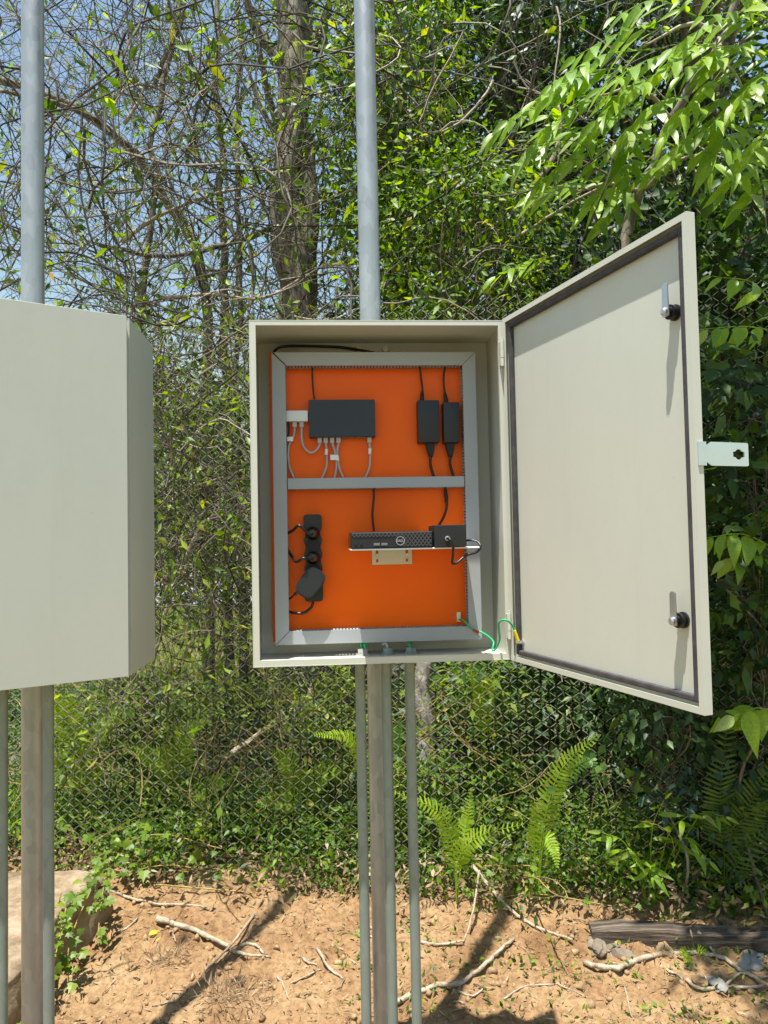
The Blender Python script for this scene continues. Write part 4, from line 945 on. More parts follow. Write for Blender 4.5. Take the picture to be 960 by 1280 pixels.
leafy('shade_tree', 'dark dense tree filling in behind the central pole', 'tree', (430, 680, -80, 440), (6.4, 8.0), 190, 42, .26, .10, 'leafdark', 50, .08)
leafy('creeper', 'broad leaved dark creeper over the fence right of the door', 'creeper', (885, 1010, 440, 820), (2.72, 2.86), 60, 20, .09, .085, 'leafdark', 51, .008, ratio=.5)
leafy('creeper', 'dark creeper on the fence behind the lower door corner', 'creeper', (760, 920, 800, 960), (2.86, 2.98), 34, 22, .07, .055, 'leafdark', 52, .006, ratio=.5)
leafy('shrub', 'low bluish leaved weed clump behind the timber beam', 'shrub', (800, 900, 1105, 1150), (2.98, 3.1), 26, 30, .05, .045, 'leafblue', 44, .006)
leafy('creeper', 'bluish green creeper hanging on the fence under the door corner', 'creeper', (830, 930, 890, 1060), (2.92, 3.05), 36, 26, .07, .048, 'leafblue', 45, .008, ratio=.6)
leafy('creeper', 'green creeper climbing the fence at the right picture edge', 'creeper', (890, 1000, 760, 1130), (2.85, 3.05), 40, 26, .08, .06, 'leafdark', 46, .008, ratio=.55)

# the upper right tree's crown reaches over the fence above the picture and dapples the ground below
rngo = np.random.default_rng(61); oc = []
while len(oc) < 105:
    x_, y_ = rngo.uniform(.62, 2.4), rngo.uniform(1.85, 2.5)
    oc.append((x_, y_, rngo.uniform(3.95, 4.75)))
oc += [(rngo.uniform(.72, 1.5), rngo.uniform(1.4, 1.85), rngo.uniform(3.95, 4.75)) for _ in range(22)]
V, Fc = clump_leaves(rngo, np.array(oc), 30, .15, .11); np_mesh('crown', V, Fc, M['leafdark'], OVER)
for i in range(8):
    e = oc[i*9]; b_ = Vector(WM[OVER].translation); mb = MB(); limb(mb, [(b_.x, b_.y, 4.2+.1*i), ((b_.x+e[0])/2, (b_.y+e[1])/2, 5.3), e], .03, .008, 7); mb.build('branch', M['bark'], OVER, 180)

# ground cover along the foot of the fence: too fine to count
rng = np.random.default_rng(77)
N = 900; x = rng.uniform(-2.1, 1.9, N); y = FEN(x)+np.abs(rng.normal(0, .16, N))+rng.uniform(-.13, .5, N)
cs = np.stack([x, y, gh(x, y)+rng.uniform(.0, .26, N)*np.clip((y-FEN(x)+.15)/.2, .1, 1)], 1)
V, Fc = clump_leaves(rng, cs, 34, .055, .034, droop=.2); o = np_mesh('ground_cover', V, Fc, M['leaf']); tag(o, 'small leaved weeds crowding the foot of the fence', 'weeds', kind='stuff')
N = 170; x = rng.uniform(-2.1, 2.0, N); y = FEN(x)+rng.normal(.0, .10, N); cs = np.stack([x, y, gh(x, y)+rng.uniform(.0, .12, N)], 1)
V, Fc = clump_leaves(rng, cs, 14, .04, .04, droop=.3, ratio=.3); o = np_mesh('dry_litter', V, Fc, M['leafdry']); tag(o, 'dry brown leaf litter and dead weeds along the fence foot', 'litter', kind='stuff')
# undergrowth floor further back
N = 900; x = rng.uniform(-4, 4.5, N); y = FEN(x)+rng.uniform(.3, 4.0, N); cs = np.stack([x, y, gh(x, y)+rng.uniform(.0, .45, N)*np.clip((x+2.6)/2, .35, 1.6)], 1)
V, Fc = clump_leaves(rng, cs, 40, .12, .055, droop=.3); o = np_mesh('undergrowth', V, Fc, M['leafdark']); tag(o, 'low green undergrowth carpeting the ground behind the fence', 'undergrowth', kind='stuff')  # dark leaf colour stands in for the shade in the gaps
# sunny grass before the road
N = 16000; x = rng.uniform(-7, 0, N); y = rng.uniform(7.5, 17, N); P = np.stack([x, y, gh(x, y)], 1); d = rng.normal(0, .3, (N, 3)); d[:, 2] = 1
V, Fc = leaf_geo(P, d, np.tile([0, -1., .3], (N, 1)), rng.uniform(.06, .2, N), rng.uniform(.012, .03, N), .02); o = np_mesh('grass', V, Fc, M['grass']); tag(o, 'sunlit rough grass between fence and road', 'grass', kind='stuff')
# far wood
N = 210; px = rng.uniform(-300, 1300, N); Y = rng.uniform(38, 55, N); parts = []
K = 6; P = np.zeros((N, K, 3))
for i in range(N):
    b = at(px[i], 677, Y[i]); hgt = rng.uniform(7, 13)
    for j in range(K): P[i, j] = (b.x+rng.normal(0, .12)*j, b.y, hgt*j/(K-1))
V, Fc = tubes_geo(P, np.linspace(.16, .06, K)[None]*rng.uniform(.6, 1.5, (N, 1)), 5); fw = np_mesh('far_wood', V, Fc, M['fartrunk'], None, True); tag(fw, 'far off wood of pale trunks and hazy foliage beyond the road', 'wood', kind='stuff')
cs = []
for i in range(N):
    for j in range(9): q = rng.uniform(.12, 1); cs.append((P[i, 0, 0]+rng.normal(0, 1.1), P[i, 0, 1]+rng.normal(0, 1.1), P[i, -1, 2]*q))
V, Fc = clump_leaves(rng, np.array(cs), 36, .75, .42, ratio=.5); l = np_mesh('far_leaves', V, Fc, M['farleaf'], fw); l['kind'] = 'stuff'

# blue grey shed with white bracing, glimpsed at upper right
b0 = at(700, 330, 9.5); sd = thing('metal_shed', 'blue grey metal shed with white cross bracing behind the upper right trees', 'shed', (b0.x, 9.5, 0))
X0s, X1s = at(640, 300, 9.5).x, at(1010, 300, 9.5).x; zt_ = at(800, 232, 9.5).z
mb = MB(); mb.box(X0s, X1s, 9.5, 12, 0, zt_); mb.build('wall', M['shedwall'], sd)
mb = MB(); mb.prism([(9.2, zt_+.002), (12.3, zt_+.002), (12.3, zt_+.1), (10.7, zt_+.55), (9.2, zt_+.1)], 'x', X0s-.2, X1s+.2); mb.build('roof', M['shedwall'], sd)
nb = 9; bw = (X1s-X0s)/nb
for i in range(nb):
    for (za, zb) in ((zt_-1.0, zt_-.05), (zt_-.05, zt_-1.0)):
        mb = MB(); mb.tube([(X0s+i*bw, 9.44, za), (X0s+(i+1)*bw, 9.44, zb)], .02, 6); mb.build('brace', M['shedwhite'], sd, 60)
    mb = MB(); mb.tube([(X0s+i*bw, 9.40, 0), (X0s+i*bw, 9.40, zt_)], .03, 6); mb.build('upright', M['shedwhite'], sd, 60)

# ------------------------------------------------------------------ compound leaved tree, upper right
def leaflet_mesh(name, mt, ratio=.36, droop=.35, fold=.22, n=8, tip=1.6):
    vs = []; fs = []
    for i in range(n+1):
        q = i/n; wd = ratio*.5*(math.sin(math.pi*min(1, q**.72))**.9)*(1-.35*q**3)
        if i == n: wd = .002
        y = q; z = -droop*q*q*.55
        for s in (-1, -.5, 0, .5, 1): vs.append((s*wd, y-.02*abs(s), z+fold*abs(s)*wd+.006*math.sin(q*40)*abs(s)))
    for i in range(n):
        for j in range(4): fs.append((i*5+j, i*5+j+1, i*5+6+j, i*5+5+j))
    me = bpy.data.meshes.new(name); me.from_pydata(vs, [], fs); me.materials.append(mt); smooth_mesh(me, 180); return me
LM = [leaflet_mesh('leaflet', M['leafbright'], r_, d_) for r_, d_ in ((.25, .25), (.29, .45), (.23, .6))]
def frame(pos, d, nrm, s):
    d = Vector(d).normalized(); x = d.cross(Vector(nrm)).normalized(); z = x.cross(d)
    mm = Matrix.Identity(4)
    for i in range(3): mm[i][0], mm[i][1], mm[i][2], mm[i][3] = x[i]*s, d[i]*s, z[i]*s, pos[i]
    return mm
rp = random.Random(8)
def compound(tree, pts, n, size, r=.0035, meshes=LM, hang=.75, name='leaf_stalk', mt='fern', jit=.15):
    P = smoothpts(pts, 8); mb = MB(); k = len(P); mb.tube(P, [r*(1-.7*i/(k-1)) for i in range(k)], 6); st = mb.build(name, M[mt], tree, 180)
    inv = WM[tree].inverted()
    for i in range(n):
        q = (i+1.2)/(n+.2)*(k-1); j = min(int(q), k-2); p = P[j].lerp(P[j+1], q-j); tg = (P[j+1]-P[j]).normalized()
        side = tg.cross(Vector((0, 0, 1))).normalized()*(1 if i % 2 else -1)
        last = i == n-1
        d = (tg*(1.6 if last else .75)+side*(0 if last else .75)+Vector((0, 0, -hang*rp.uniform(.65, 1.3)))+Vector((rp.gauss(0, jit), rp.gauss(0, jit), rp.gauss(0, jit*.7)))).normalized()
        nrm = Vector((rp.gauss(-.1, .25), rp.gauss(-.8, .2), rp.gauss(.62, .2)))
        sz = size*rp.uniform(.75, 1.15)*(.7+.6*math.sin(math.pi*(i+1)/(n+1)))
        o = bpy.data.objects.new('leaflet', rp.choice(meshes)); COL.objects.link(o); o.parent = st; o.matrix_local = inv @ frame(p+d*.006, d, nrm, sz)
    return st
c0 = at(790, 330, 4.1); cb0 = Vector((c0.x, c0.y, gz(c0.x, c0.y)))
ct = thing('compound_leaf_tree', 'tree with sprays of long bright green leaflets at upper right', 'tree', cb0)
mb = MB(); limb(mb, [cb0+Vector((0, 0, -.05)), at(782, 600, 4.1), at(780, 330, 4.1), at(800, 240, 4.05), at(840, 150, 3.95), at(905, 40, 3.8), at(930, -80, 3.8)], .042, .016, 10, rng); mb.build('trunk', M['bark'], ct, 180)
for br in ([(840, 150, 3.95), (800, 110, 3.75), (750, 120, 3.6)], [(905, 40, 3.8), (860, 30, 3.6), (800, 60, 3.5)], [(905, 40, 3.8), (900, 60, 3.5), (930, 110, 3.3)], [(800, 240, 4.05), (850, 200, 3.8), (910, 190, 3.6)], [(800, 240, 4.05), (760, 230, 3.8), (720, 240, 3.7)]):
    mb = MB(); limb(mb, [at(*q) for q in br], .014, .005, 7, rng); mb.build('branch', M['barkpale'], ct, 180)
CL = [((800, 100, 3.6), (720, 95, 3.45), (635, 150, 3.3), 13), ((790, 118, 3.6), (720, 130, 3.45), (668, 180, 3.35), 11), ((830, 60, 3.5), (750, 70, 3.4), (690, 105, 3.3), 12),
      ((840, 40, 3.5), (790, 35, 3.4), (720, 70, 3.3), 11), ((870, 20, 3.5), (820, 0, 3.4), (770, 20, 3.3), 10), ((800, 130, 3.6), (760, 150, 3.5), (715, 200, 3.4), 10),
      ((850, 90, 3.5), (800, 100, 3.35), (745, 150, 3.25), 12), ((860, 120, 3.5), (820, 130, 3.35), (770, 180, 3.25), 11), ((900, 60, 3.4), (860, 60, 3.25), (800, 110, 3.15), 12),
      ((920, 90, 3.3), (880, 110, 3.2), (830, 170, 3.1), 12), ((940, 60, 3.4), (900, 60, 3.2), (850, 95, 3.1), 11), ((960, 100, 3.3), (930, 120, 3.2), (880, 165, 3.1), 11),
      ((860, 190, 3.7), (800, 170, 3.6), (740, 205, 3.5), 11), ((850, 205, 3.7), (790, 205, 3.6), (740, 245, 3.5), 11), ((760, 232, 3.8), (720, 225, 3.7), (665, 245, 3.6), 11),
      ((910, 190, 3.5), (860, 175, 3.4), (815, 215, 3.3), 11), ((920, 170, 3.5), (950, 150, 3.4), (1000, 180, 3.3), 9), ((930, 20, 3.5), (960, 10, 3.4), (1000, 50, 3.3), 9),
      ((880, 10, 3.5), (900, -25, 3.4), (950, 0, 3.3), 9), ((760, 150, 3.7), (720, 165, 3.6), (680, 140, 3.5), 9), ((820, 150, 3.8), (790, 165, 3.6), (785, 230, 3.45), 9),
      ((900, 140, 3.3), (905, 165, 3.2), (890, 215, 3.1), 8), ((770, 235, 3.8), (780, 250, 3.7), (745, 285, 3.6), 8), ((690, 330, 3.9), (665, 325, 3.85), (620, 345, 3.8), 7), ((870, 60, 3.45), (810, 75, 3.3), (750, 110, 3.2), 9), ((950, 30, 3.4), (900, 25, 3.25), (840, 60, 3.15), 9), ((930, 140, 3.3), (890, 150, 3.2), (840, 190, 3.1), 9), ((820, 170, 3.6), (770, 180, 3.5), (700, 175, 3.4), 9), ((980, 140, 3.3), (960, 165, 3.2), (925, 215, 3.1), 8), ((760, 125, 3.6), (690, 118, 3.45), (618, 165, 3.3), 11), ((745, 160, 3.6), (690, 165, 3.5), (640, 210, 3.4), 10), ((780, 190, 3.6), (720, 195, 3.5), (670, 235, 3.4), 10), ((800, 85, 3.5), (740, 90, 3.4), (670, 125, 3.3), 10), ((830, 215, 3.6), (780, 225, 3.5), (730, 265, 3.4), 9)]
for a, b, c, n in CL: compound(ct, [at(*a), at(*b), at(*c)], n+2, .15, hang=.3, jit=.10)
c0 = at(1000, 330, 3.7); cb1 = Vector((c0.x, c0.y, gz(c0.x, c0.y)))
ct2 = thing('compound_leaf_tree', 'second tree of bright leaflets leaning in at the upper right picture edge', 'tree', cb1)
mb = MB(); limb(mb, [cb1+Vector((0, 0, -.05)), at(1010, 600, 3.7), at(1000, 330, 3.7), at(985, 180, 3.6), at(975, 60, 3.5), at(980, -60, 3.5)], .04, .015, 9, rng); mb.build('trunk', M['barkpale'], ct2, 180)
for a, b, c, n in [((985, 180, 3.6), (930, 165, 3.4), (870, 195, 3.2), 11), ((980, 130, 3.5), (930, 115, 3.35), (865, 140, 3.15), 11), ((975, 80, 3.5), (930, 65, 3.3), (870, 85, 3.15), 11), ((975, 40, 3.5), (940, 15, 3.3), (880, 20, 3.1), 11), ((980, 0, 3.5), (930, -20, 3.3), (860, -5, 3.15), 10), ((985, 190, 3.6), (950, 190, 3.4), (905, 240, 3.2), 10), ((985, 100, 3.4), (955, 95, 3.2), (915, 130, 3.05), 9), ((990, 240, 3.6), (960, 225, 3.4), (925, 260, 3.3), 8)]:
    compound(ct2, [at(*a), at(*b), at(*c)], n+1, .148, hang=.32, jit=.10)
# sprays reaching out right of the door
t = thing('leafy_sapling', 'sapling spray of striped green leaflets right of the upper door edge', 'sapling', at(985, 1120, 2.86))
mb = MB(); limb(mb, [Vector(WM[t].translation)-Vector((0, 0, .05)), at(990, 800, 2.9), at(985, 500, 2.9), at(975, 415, 2.9)], .01, .004, 8); mb.build('trunk', M['stick'], t, 180)
SM = [leaflet_mesh('leaflet', M['leafbright'], .46, .5), leaflet_mesh('leaflet', M['leafbright'], .40, .8)]
compound(t, [at(975, 415, 2.9), at(930, 408, 2.8), at(872, 412, 2.75)], 9, .095, meshes=SM, hang=1.0)
compound(t, [at(980, 440, 2.9), at(950, 360, 2.85), at(890, 345, 2.8)], 9, .085, meshes=SM, hang=.8)
compound(t, [at(985, 500, 2.9), at(940, 470, 2.85), at(900, 490, 2.8)], 8, .08, meshes=SM, hang=.8)
t = thing('leafy_sapling', 'sapling spray of drooping pale green leaflets below the hasp plate', 'sapling', at(1000, 1120, 2.80))
mb = MB(); limb(mb, [Vector(WM[t].translation)-Vector((0, 0, .05)), at(1000, 900, 2.8), at(985, 700, 2.8), at(965, 672, 2.75)], .01, .004, 8); mb.build('trunk', M['stick'], t, 180)
compound(t, [at(975, 690, 2.75), at(930, 668, 2.65), at(884, 672, 2.6)], 11, .092, meshes=SM, hang=1.1)
compound(t, [at(985, 720, 2.75), at(950, 690, 2.7), at(905, 700, 2.6)], 9, .085, meshes=SM, hang=1.1)
compound(t, [at(985, 660, 2.8), at(950, 640, 2.75), at(915, 655, 2.7)], 7, .065, meshes=SM, hang=.9)
t = thing('leafy_sapling', 'large pale green leaves at right edge beside the door bottom corner', 'sapling', at(1000, 1150, 2.75))
mb = MB(); limb(mb, [Vector(WM[t].translation)-Vector((0, 0, .05)), at(1000, 1000, 2.75), at(975, 900, 2.75), at(950, 885, 2.7)], .008, .004, 8); mb.build('trunk', M['stick'], t, 180)
compound(t, [at(975, 905, 2.75), at(950, 885, 2.65), at(918, 895, 2.6)], 7, .11, meshes=SM, hang=.7)
# bamboo-like plant low at right
t = thing('lance_leaf_plant', 'low plant with lance shaped green leaves above the timber beam', 'plant', at(812, 1150, 2.92))
BM_ = [leaflet_mesh('leaflet', M['leafbright'], .24, .5), leaflet_mesh('leaflet', M['leafbright'], .2, .3)]
b0 = Vector(WM[t].translation)
for (e, m_, n) in (((752, 1040), (785, 1060), 6), ((775, 1062), (795, 1070), 7), ((885, 1075), (850, 1050), 9), ((830, 1000), (815, 1040), 7), ((860, 1020), (835, 1045), 7), ((905, 1020), (870, 1025), 7), ((815, 1095), (812, 1085), 6)):
    compound(t, [b0+Vector((0, 0, .02)), at(m_[0], m_[1], 2.86), at(e[0], e[1], 2.78)], n, .075, meshes=BM_, hang=.6)

# ------------------------------------------------------------------ ferns
def frond(root, pts, width, mt):
    P = smoothpts(pts, 10); k = len(P); npair = max(12, int(sum((P[i+1]-P[i]).length for i in range(k-1))*.76/.0175)); mb = MB(); mb.tube(P, [.003*(1-.75*i/(k-1)) for i in range(k)], 5)
    for i in range(npair):
        q = .24+.76*(i+.5)/npair; f_ = q*(k-1); j = min(int(f_), k-2); p = P[j].lerp(P[j+1], f_-j); tg = (P[j+1]-P[j]).normalized()
        sd_ = tg.cross(Vector((0, -.75, .7))).normalized(); nn = sd_.cross(tg).normalized()
        if nn.y > 0: nn = -nn
        L = width*(math.sin(math.pi*min(1, (q*.92+.05)))**.6)*(1.05-.5*q); hw_ = min(.0056, L*.09+.0015)
        for s in (-1, 1):
            L2 = L*rp.uniform(.88, 1.08); d = (sd_*s+tg*.42+nn*rp.uniform(-.12, .2)).normalized(); e = d.cross(nn).normalized()
            a = p; vs = [a-e*hw_*.6, a+e*hw_*.6, a+d*L2*.45+e*hw_-nn*.0015, a+d*L2*.45-e*hw_-nn*.0015, a+d*L2*.8+e*hw_*.7-nn*L2*.05, a+d*L2*.8-e*hw_*.7-nn*L2*.05, a+d*L2-nn*L2*.14]
            mb.add(vs, [(0, 1, 2, 3), (3, 2, 4, 5), (5, 4, 6)])
    mb.build('frond', M[mt], root)
def fern(label, base, fronds, mt='fern', width=.085):
    t = thing('fern', label, 'fern', base, 'ferns along the fence')
    for f_ in fronds:
        ex = f_[0]; frond(t, [Vector(base)]+[at(*q) for q in ex], f_[1] if len(f_) > 1 else width, f_[2] if len(f_) > 2 else mt)
fern('bright yellow green fern with two arched fronds right of the conduits', at(571, 1130, 2.93),
     [([(573, 1075, 2.92), (600, 1045, 2.86), (655, 1030, 2.78)], .06), ([(566, 1060, 2.93), (548, 1015, 2.9), (492, 990, 2.82)], .065), ([(580, 1045, 2.98), (585, 1020, 2.99), (588, 985, 3.0)], .04)])
fern('tall bright fern leaning right below the cabinet door', at(672, 1125, 2.93),
     [([(678, 1040, 2.92), (700, 965, 2.88), (748, 918, 2.80)], .075), ([(690, 1000, 2.95), (738, 950, 2.9), (746, 1010, 2.84)], .045, 'fernshade'), ([(668, 1060, 2.93), (668, 1030, 2.92), (664, 1000, 2.9)], .04), ([(680, 1050, 2.9), (692, 1060, 2.86), (697, 1085, 2.82)], .04)])
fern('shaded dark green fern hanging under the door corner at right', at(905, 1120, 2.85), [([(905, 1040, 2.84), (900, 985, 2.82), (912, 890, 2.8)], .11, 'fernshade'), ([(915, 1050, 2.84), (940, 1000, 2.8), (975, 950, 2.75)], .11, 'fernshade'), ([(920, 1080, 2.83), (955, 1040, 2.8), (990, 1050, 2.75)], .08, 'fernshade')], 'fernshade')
fern('small fern tuft high behind the mesh below the open cabinet', at(608, 1010, 3.5), [([(605, 900, 3.4), (598, 862, 3.35), (585, 838, 3.3)], .06), ([(605, 890, 3.4), (612, 862, 3.35), (622, 850, 3.3)], .06)])
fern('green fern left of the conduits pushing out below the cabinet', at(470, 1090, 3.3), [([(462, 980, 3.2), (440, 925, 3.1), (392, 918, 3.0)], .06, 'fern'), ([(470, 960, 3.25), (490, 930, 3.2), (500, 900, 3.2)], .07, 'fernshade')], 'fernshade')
fern('feathery fern behind the mesh below the left cabinet', at(100, 1060, 3.75), [([(95, 960, 3.7), (85, 900, 3.65), (72, 870, 3.6)], .12, 'fern'), ([(110, 970, 3.7), (120, 920, 3.65), (150, 890, 3.6)], .12, 'fern'), ([(100, 990, 3.7), (80, 960, 3.6), (70, 950, 3.55)], .10)], 'fern')
fern('fern amid undergrowth seen through the mesh right of the left pole', at(225, 1060, 3.7), [([(222, 970, 3.65), (230, 920, 3.6), (260, 900, 3.55)], .11, 'fern'), ([(220, 980, 3.65), (200, 950, 3.6), (160, 935, 3.55)], .11, 'fern'), ([(230, 1000, 3.65), (265, 980, 3.6), (290, 975, 3.55)], .1)], 'fern')
fern('fern amid undergrowth seen through the mesh left of the conduits', at(375, 1080, 3.6), [([(372, 1000, 3.55), (365, 960, 3.5), (340, 940, 3.45)], .10, 'fern'), ([(380, 1000, 3.55), (400, 970, 3.5), (425, 965, 3.45)], .1, 'fern'), ([(375, 1010, 3.5), (350, 1000, 3.45), (320, 1005, 3.4)], .09)], 'fern')
fern('low fern sprouting beside the stones in front of the beam', G(870, 1205), [([(868, 1195, 2.62), (872, 1188, 2.6), (885, 1190, 2.56)], .035), ([(865, 1196, 2.62), (858, 1190, 2.6), (850, 1192, 2.57)], .035), ([(868, 1200, 2.6), (862, 1197, 2.56), (855, 1202, 2.53)], .03)])

# ------------------------------------------------------------------ slab at left with ivy
sx1, sy0, sy1, sz = -1.14, 2.16, 3.02, .21
bm = bmesh.new(); nx2, ny2, nz2 = 34, 26, 7
def slabv(x, y, z):
    e = float(fbm(np.array([x*8+z*5]), np.array([y*8-z*4]), 5, 41)[0])
    return Vector((x+e*.07*(1 if x > -1.6 else 0), y+e*.05, z+e*.045*(z > .05)))
grid = bmesh.ops.create_cube(bm, size=1)
bmesh.ops.subdivide_edges(bm, edges=bm.edges[:], cuts=31, use_grid_fill=True)
for v in bm.verts:
    cx_, cy_, cz_ = v.co.x+.5, v.co.y+.5, v.co.z+.5
    yy = sy0+(sy1-sy0)*cy_; x_r = sx1-.06*(1-cy_)+.03*math.sin(cy_*7)
    zz = -.08+(sz+.08)*cz_; edge = min(1-cx_, cy_, 1-cy_)
    if cz_ > .9: zz -= .018*max(0, 1-edge/.09)
    v.co = slabv(-2.3+(x_r+2.3)*cx_, yy, zz)
mb = MB(); mb.frombm(bm); o = mb.build('concrete_slab', M['concrete'], None, 180); tag(o, 'rough weathered concrete slab behind the left pole', 'slab')
def ivy_mesh():
    ol = [(0, 0), (.28, -.06), (.52, .14), (.34, .30), (.42, .56), (.16, .55), (0, 1.0), (-.16, .55), (-.42, .56), (-.34, .30), (-.52, .14), (-.28, -.06)]
    vs = [(0, .3, .0)]+[(x, y, -.16*abs(x)-.12*y*y) for x, y in ol]; fs = [(0, i+1, (i+1) % 12+1) for i in range(12)]
    me = bpy.data.meshes.new('leaf'); me.from_pydata(vs, [], fs); me.materials.append(M['leafivy']); return me
IV = ivy_mesh()
def ivy(label, runs, nleaf, size, spread):
    b0 = runs[0][0]; t = thing('ivy', label, 'ivy', b0, 'ivy patches'); inv = WM[t].inverted(); allp = []
    for r_ in runs:
        P = smoothpts(r_, 8); mb = MB(); mb.tube(P, .0022, 5); mb.build('stem', M['twigyellow'], t, 180); allp += P
    for i in range(nleaf):
        p = rp.choice(allp)+Vector((rp.gauss(0, spread), rp.gauss(0, spread), abs(rp.gauss(0, spread*.7))+.01))
        d = Vector((rp.gauss(.2, .6), rp.gauss(-.5, .5), rp.gauss(-.25, .3))); n_ = Vector((rp.gauss(.1, .35), rp.gauss(-.5, .3), 1))
        o = bpy.data.objects.new('leaf', IV); COL.objects.link(o); o.parent = t; o.matrix_local = inv @ frame(p, d, n_, size*rp.uniform(.6, 1.3))
def V3(x, y, z): return Vector((x, y, z))
ivy('bright ivy spilling over the right edge of the concrete slab', [[V3(-1.13, 2.95, .24), V3(-1.11, 2.75, .22), V3(-1.11, 2.6, .14), V3(-1.08, 2.52, .05)], [V3(-1.12, 2.98, .26), V3(-1.09, 2.85, .2), V3(-1.06, 2.72, .1)], [V3(-1.16, 2.7, .23), V3(-1.12, 2.55, .2), V3(-1.1, 2.42, .1), V3(-1.09, 2.3, .04)]], 115, .034, .028)
ivy('bright ivy leaves at fence foot right of the slab', [[V3(-1.2, 3.2, .1), V3(-.95, 3.16, .16), V3(-.75, 3.14, .14)], [V3(-1.3, 3.25, .15), V3(-1.0, 3.18, .28), V3(-.7, 3.12, .24)]], 60, .04, .05)
ivy('bright ivy leaves at fence foot behind the left pole', [[V3(-1.75, 3.2, .25), V3(-1.6, 3.15, .3), V3(-1.4, 3.12, .28)]], 40, .04, .04)
ivy('scattered bright ivy leaves at fence foot below the tall fern', [[V3(.3, 2.98, .06), V3(.55, 2.93, .12), V3(.85, 2.86, .1)], [V3(.35, 3.0, .2), V3(.6, 2.95, .22)]], 46, .03, .05)
ivy('yellow green ivy leaves on the fence at lower right edge', [[V3(1.28, 2.84, .1), V3(1.4, 2.8, .2), V3(1.5, 2.78, .35)], [V3(1.25, 2.86, .35), V3(1.4, 2.8, .5)]], 50, .036, .05)

# ------------------------------------------------------------------ fallen sticks, beam, stones
def stick(label, pts, r, mt='stick', sub=6, lift=None):
    r *= .82
    P = [G(q[0], q[1], (r*.8 if lift is None else lift)+(q[2] if len(q) > 2 else 0)) for q in pts]; mb = MB()
    S_ = smoothpts(P, sub); k = len(S_)
    S_ = [Vector((p.x, p.y, max(p.z, gz(p.x, p.y)+r*.75))) for p in S_]
    for _ in range(3):
        zz_ = [p.z for p in S_]
        for q in range(1, k-1): S_[q].z = max(S_[q].z*.2+(zz_[q-1]+zz_[q]+zz_[q+1])/3*.8, gz(S_[q].x, S_[q].y)+r*.1)
    S_ = [p+Vector((rp.gauss(0, r*.2), rp.gauss(0, r*.2), abs(rp.gauss(0, r*.12)))) for p in S_]
    mb.tube(S_, [r*(1-.45*i/(k-1))*rp.uniform(.85, 1.15) for i in range(k)], 8); o = mb.build('stick', M[mt], None, 180); tag(o, label, 'stick', 'fallen sticks'); return o
stick('pale curved stick lying from the ivy slab along fence foot', [(125, 1112), (150, 1125), (200, 1135), (262, 1139)], .008)
stick('thickest pale stick on the earth left of centre', [(197, 1152), (240, 1165), (288, 1187)], .015)
stick('thin stick crossing the end of the thickest pale stick', [(318, 1148), (290, 1185), (255, 1222)], .007, lift=.014)
stick('short pale stick at right end of the thickest stick', [(288, 1191), (310, 1195), (338, 1199)], .008)
stick('second short stick beside the end of the thickest stick', [(300, 1185), (318, 1188), (330, 1194)], .008)
stick('short leaning stick just left of the conduits', [(396, 1188), (412, 1212), (429, 1241)], .007)
stick('thin pale twig meeting the leaning stick left of the conduits', [(364, 1231), (382, 1221), (402, 1213)], .004)
stick('tiny pale twig at lower left of the conduits', [(346, 1221), (354, 1236), (362, 1251)], .004)
stick('short twig beside top of the leaning stick left of conduits', [(378, 1200), (388, 1206), (396, 1208)], .006)
stick('long curved grey stick right of the conduits', [(480, 1262), (540, 1243), (580, 1228), (612, 1203), (642, 1176)], .011)
stick('grey stick slanting from the fern to the beam', [(592, 1116, .10), (640, 1150, .02), (672, 1162), (716, 1177)], .009)
stick('pale upright twig leaning by the fern foot', [(600, 1122, .10), (590, 1160, .03), (579, 1180)], .006)
stick('low brown stick joining the fern twig to the conduit', [(525, 1180), (550, 1182), (580, 1178)], .007)
stick('forked twig on the bare earth under the long curved stick', [(573, 1244), (590, 1247), (606, 1236)], .005)
stick('thin pale arching twig on earth near bottom centre right', [(630, 1252), (650, 1238), (690, 1233), (735, 1248)], .004)
stick('long thick pale branch in front of the timber beam', [(730, 1207), (765, 1213), (815, 1204), (893, 1198), (925, 1217), (965, 1238)], .012)
stick('forked grey twig rising from the thick branch', [(873, 1177, .03), (885, 1190, .02), (897, 1199)], .007)
stick('thin curved branch below the thick pale branch', [(858, 1230), (885, 1240), (920, 1238), (962, 1233)], .008)
stick('second thin branch curving under the right end of the thick branch', [(900, 1240), (920, 1227), (962, 1222)], .006)
stick('small pale twig at bottom right of centre', [(781, 1236), (786, 1258), (792, 1283)], .004)
stick('dark short stick between stones near the beam', [(832, 1213), (843, 1219), (853, 1226)], .006)
stick('thin yellow stem lying level at fence foot left', [(195, 1119, .04), (260, 1121, .03), (325, 1124, .02)], .004, 'twigyellow')
stick('thin twig on the bare earth at left bottom', [(190, 1258), (215, 1254), (230, 1242)], .003)
stick('short brown stick left of the thickest stick', [(142, 1170), (158, 1162), (172, 1148)], .006)
stick('small pale twig near the yellow leaf', [(212, 1165), (216, 1172), (220, 1178)], .004)
stick('tiny twig at left foot of the long curved stick', [(445, 1165), (455, 1169), (466, 1174)], .006)
for i in range(26):
    px, py = rp.uniform(130, 940), rp.uniform(1150, 1278); a = rp.uniform(0, 6.28); l = rp.uniform(6, 20)
    P = [G(px, py, .004), G(px+math.cos(a)*l, py+math.sin(a)*l*.5, .006)]
    if i == 0: mbt = MB()
    mbt.tube([P[0], P[0].lerp(P[1], .5)+Vector((0, 0, .004)), P[1]], .0022, 5)
o = mbt.build('twig_litter', M['twig'], None, 180); tag(o, 'scattered tiny twigs strewn over the earth', 'twigs', kind='stuff')
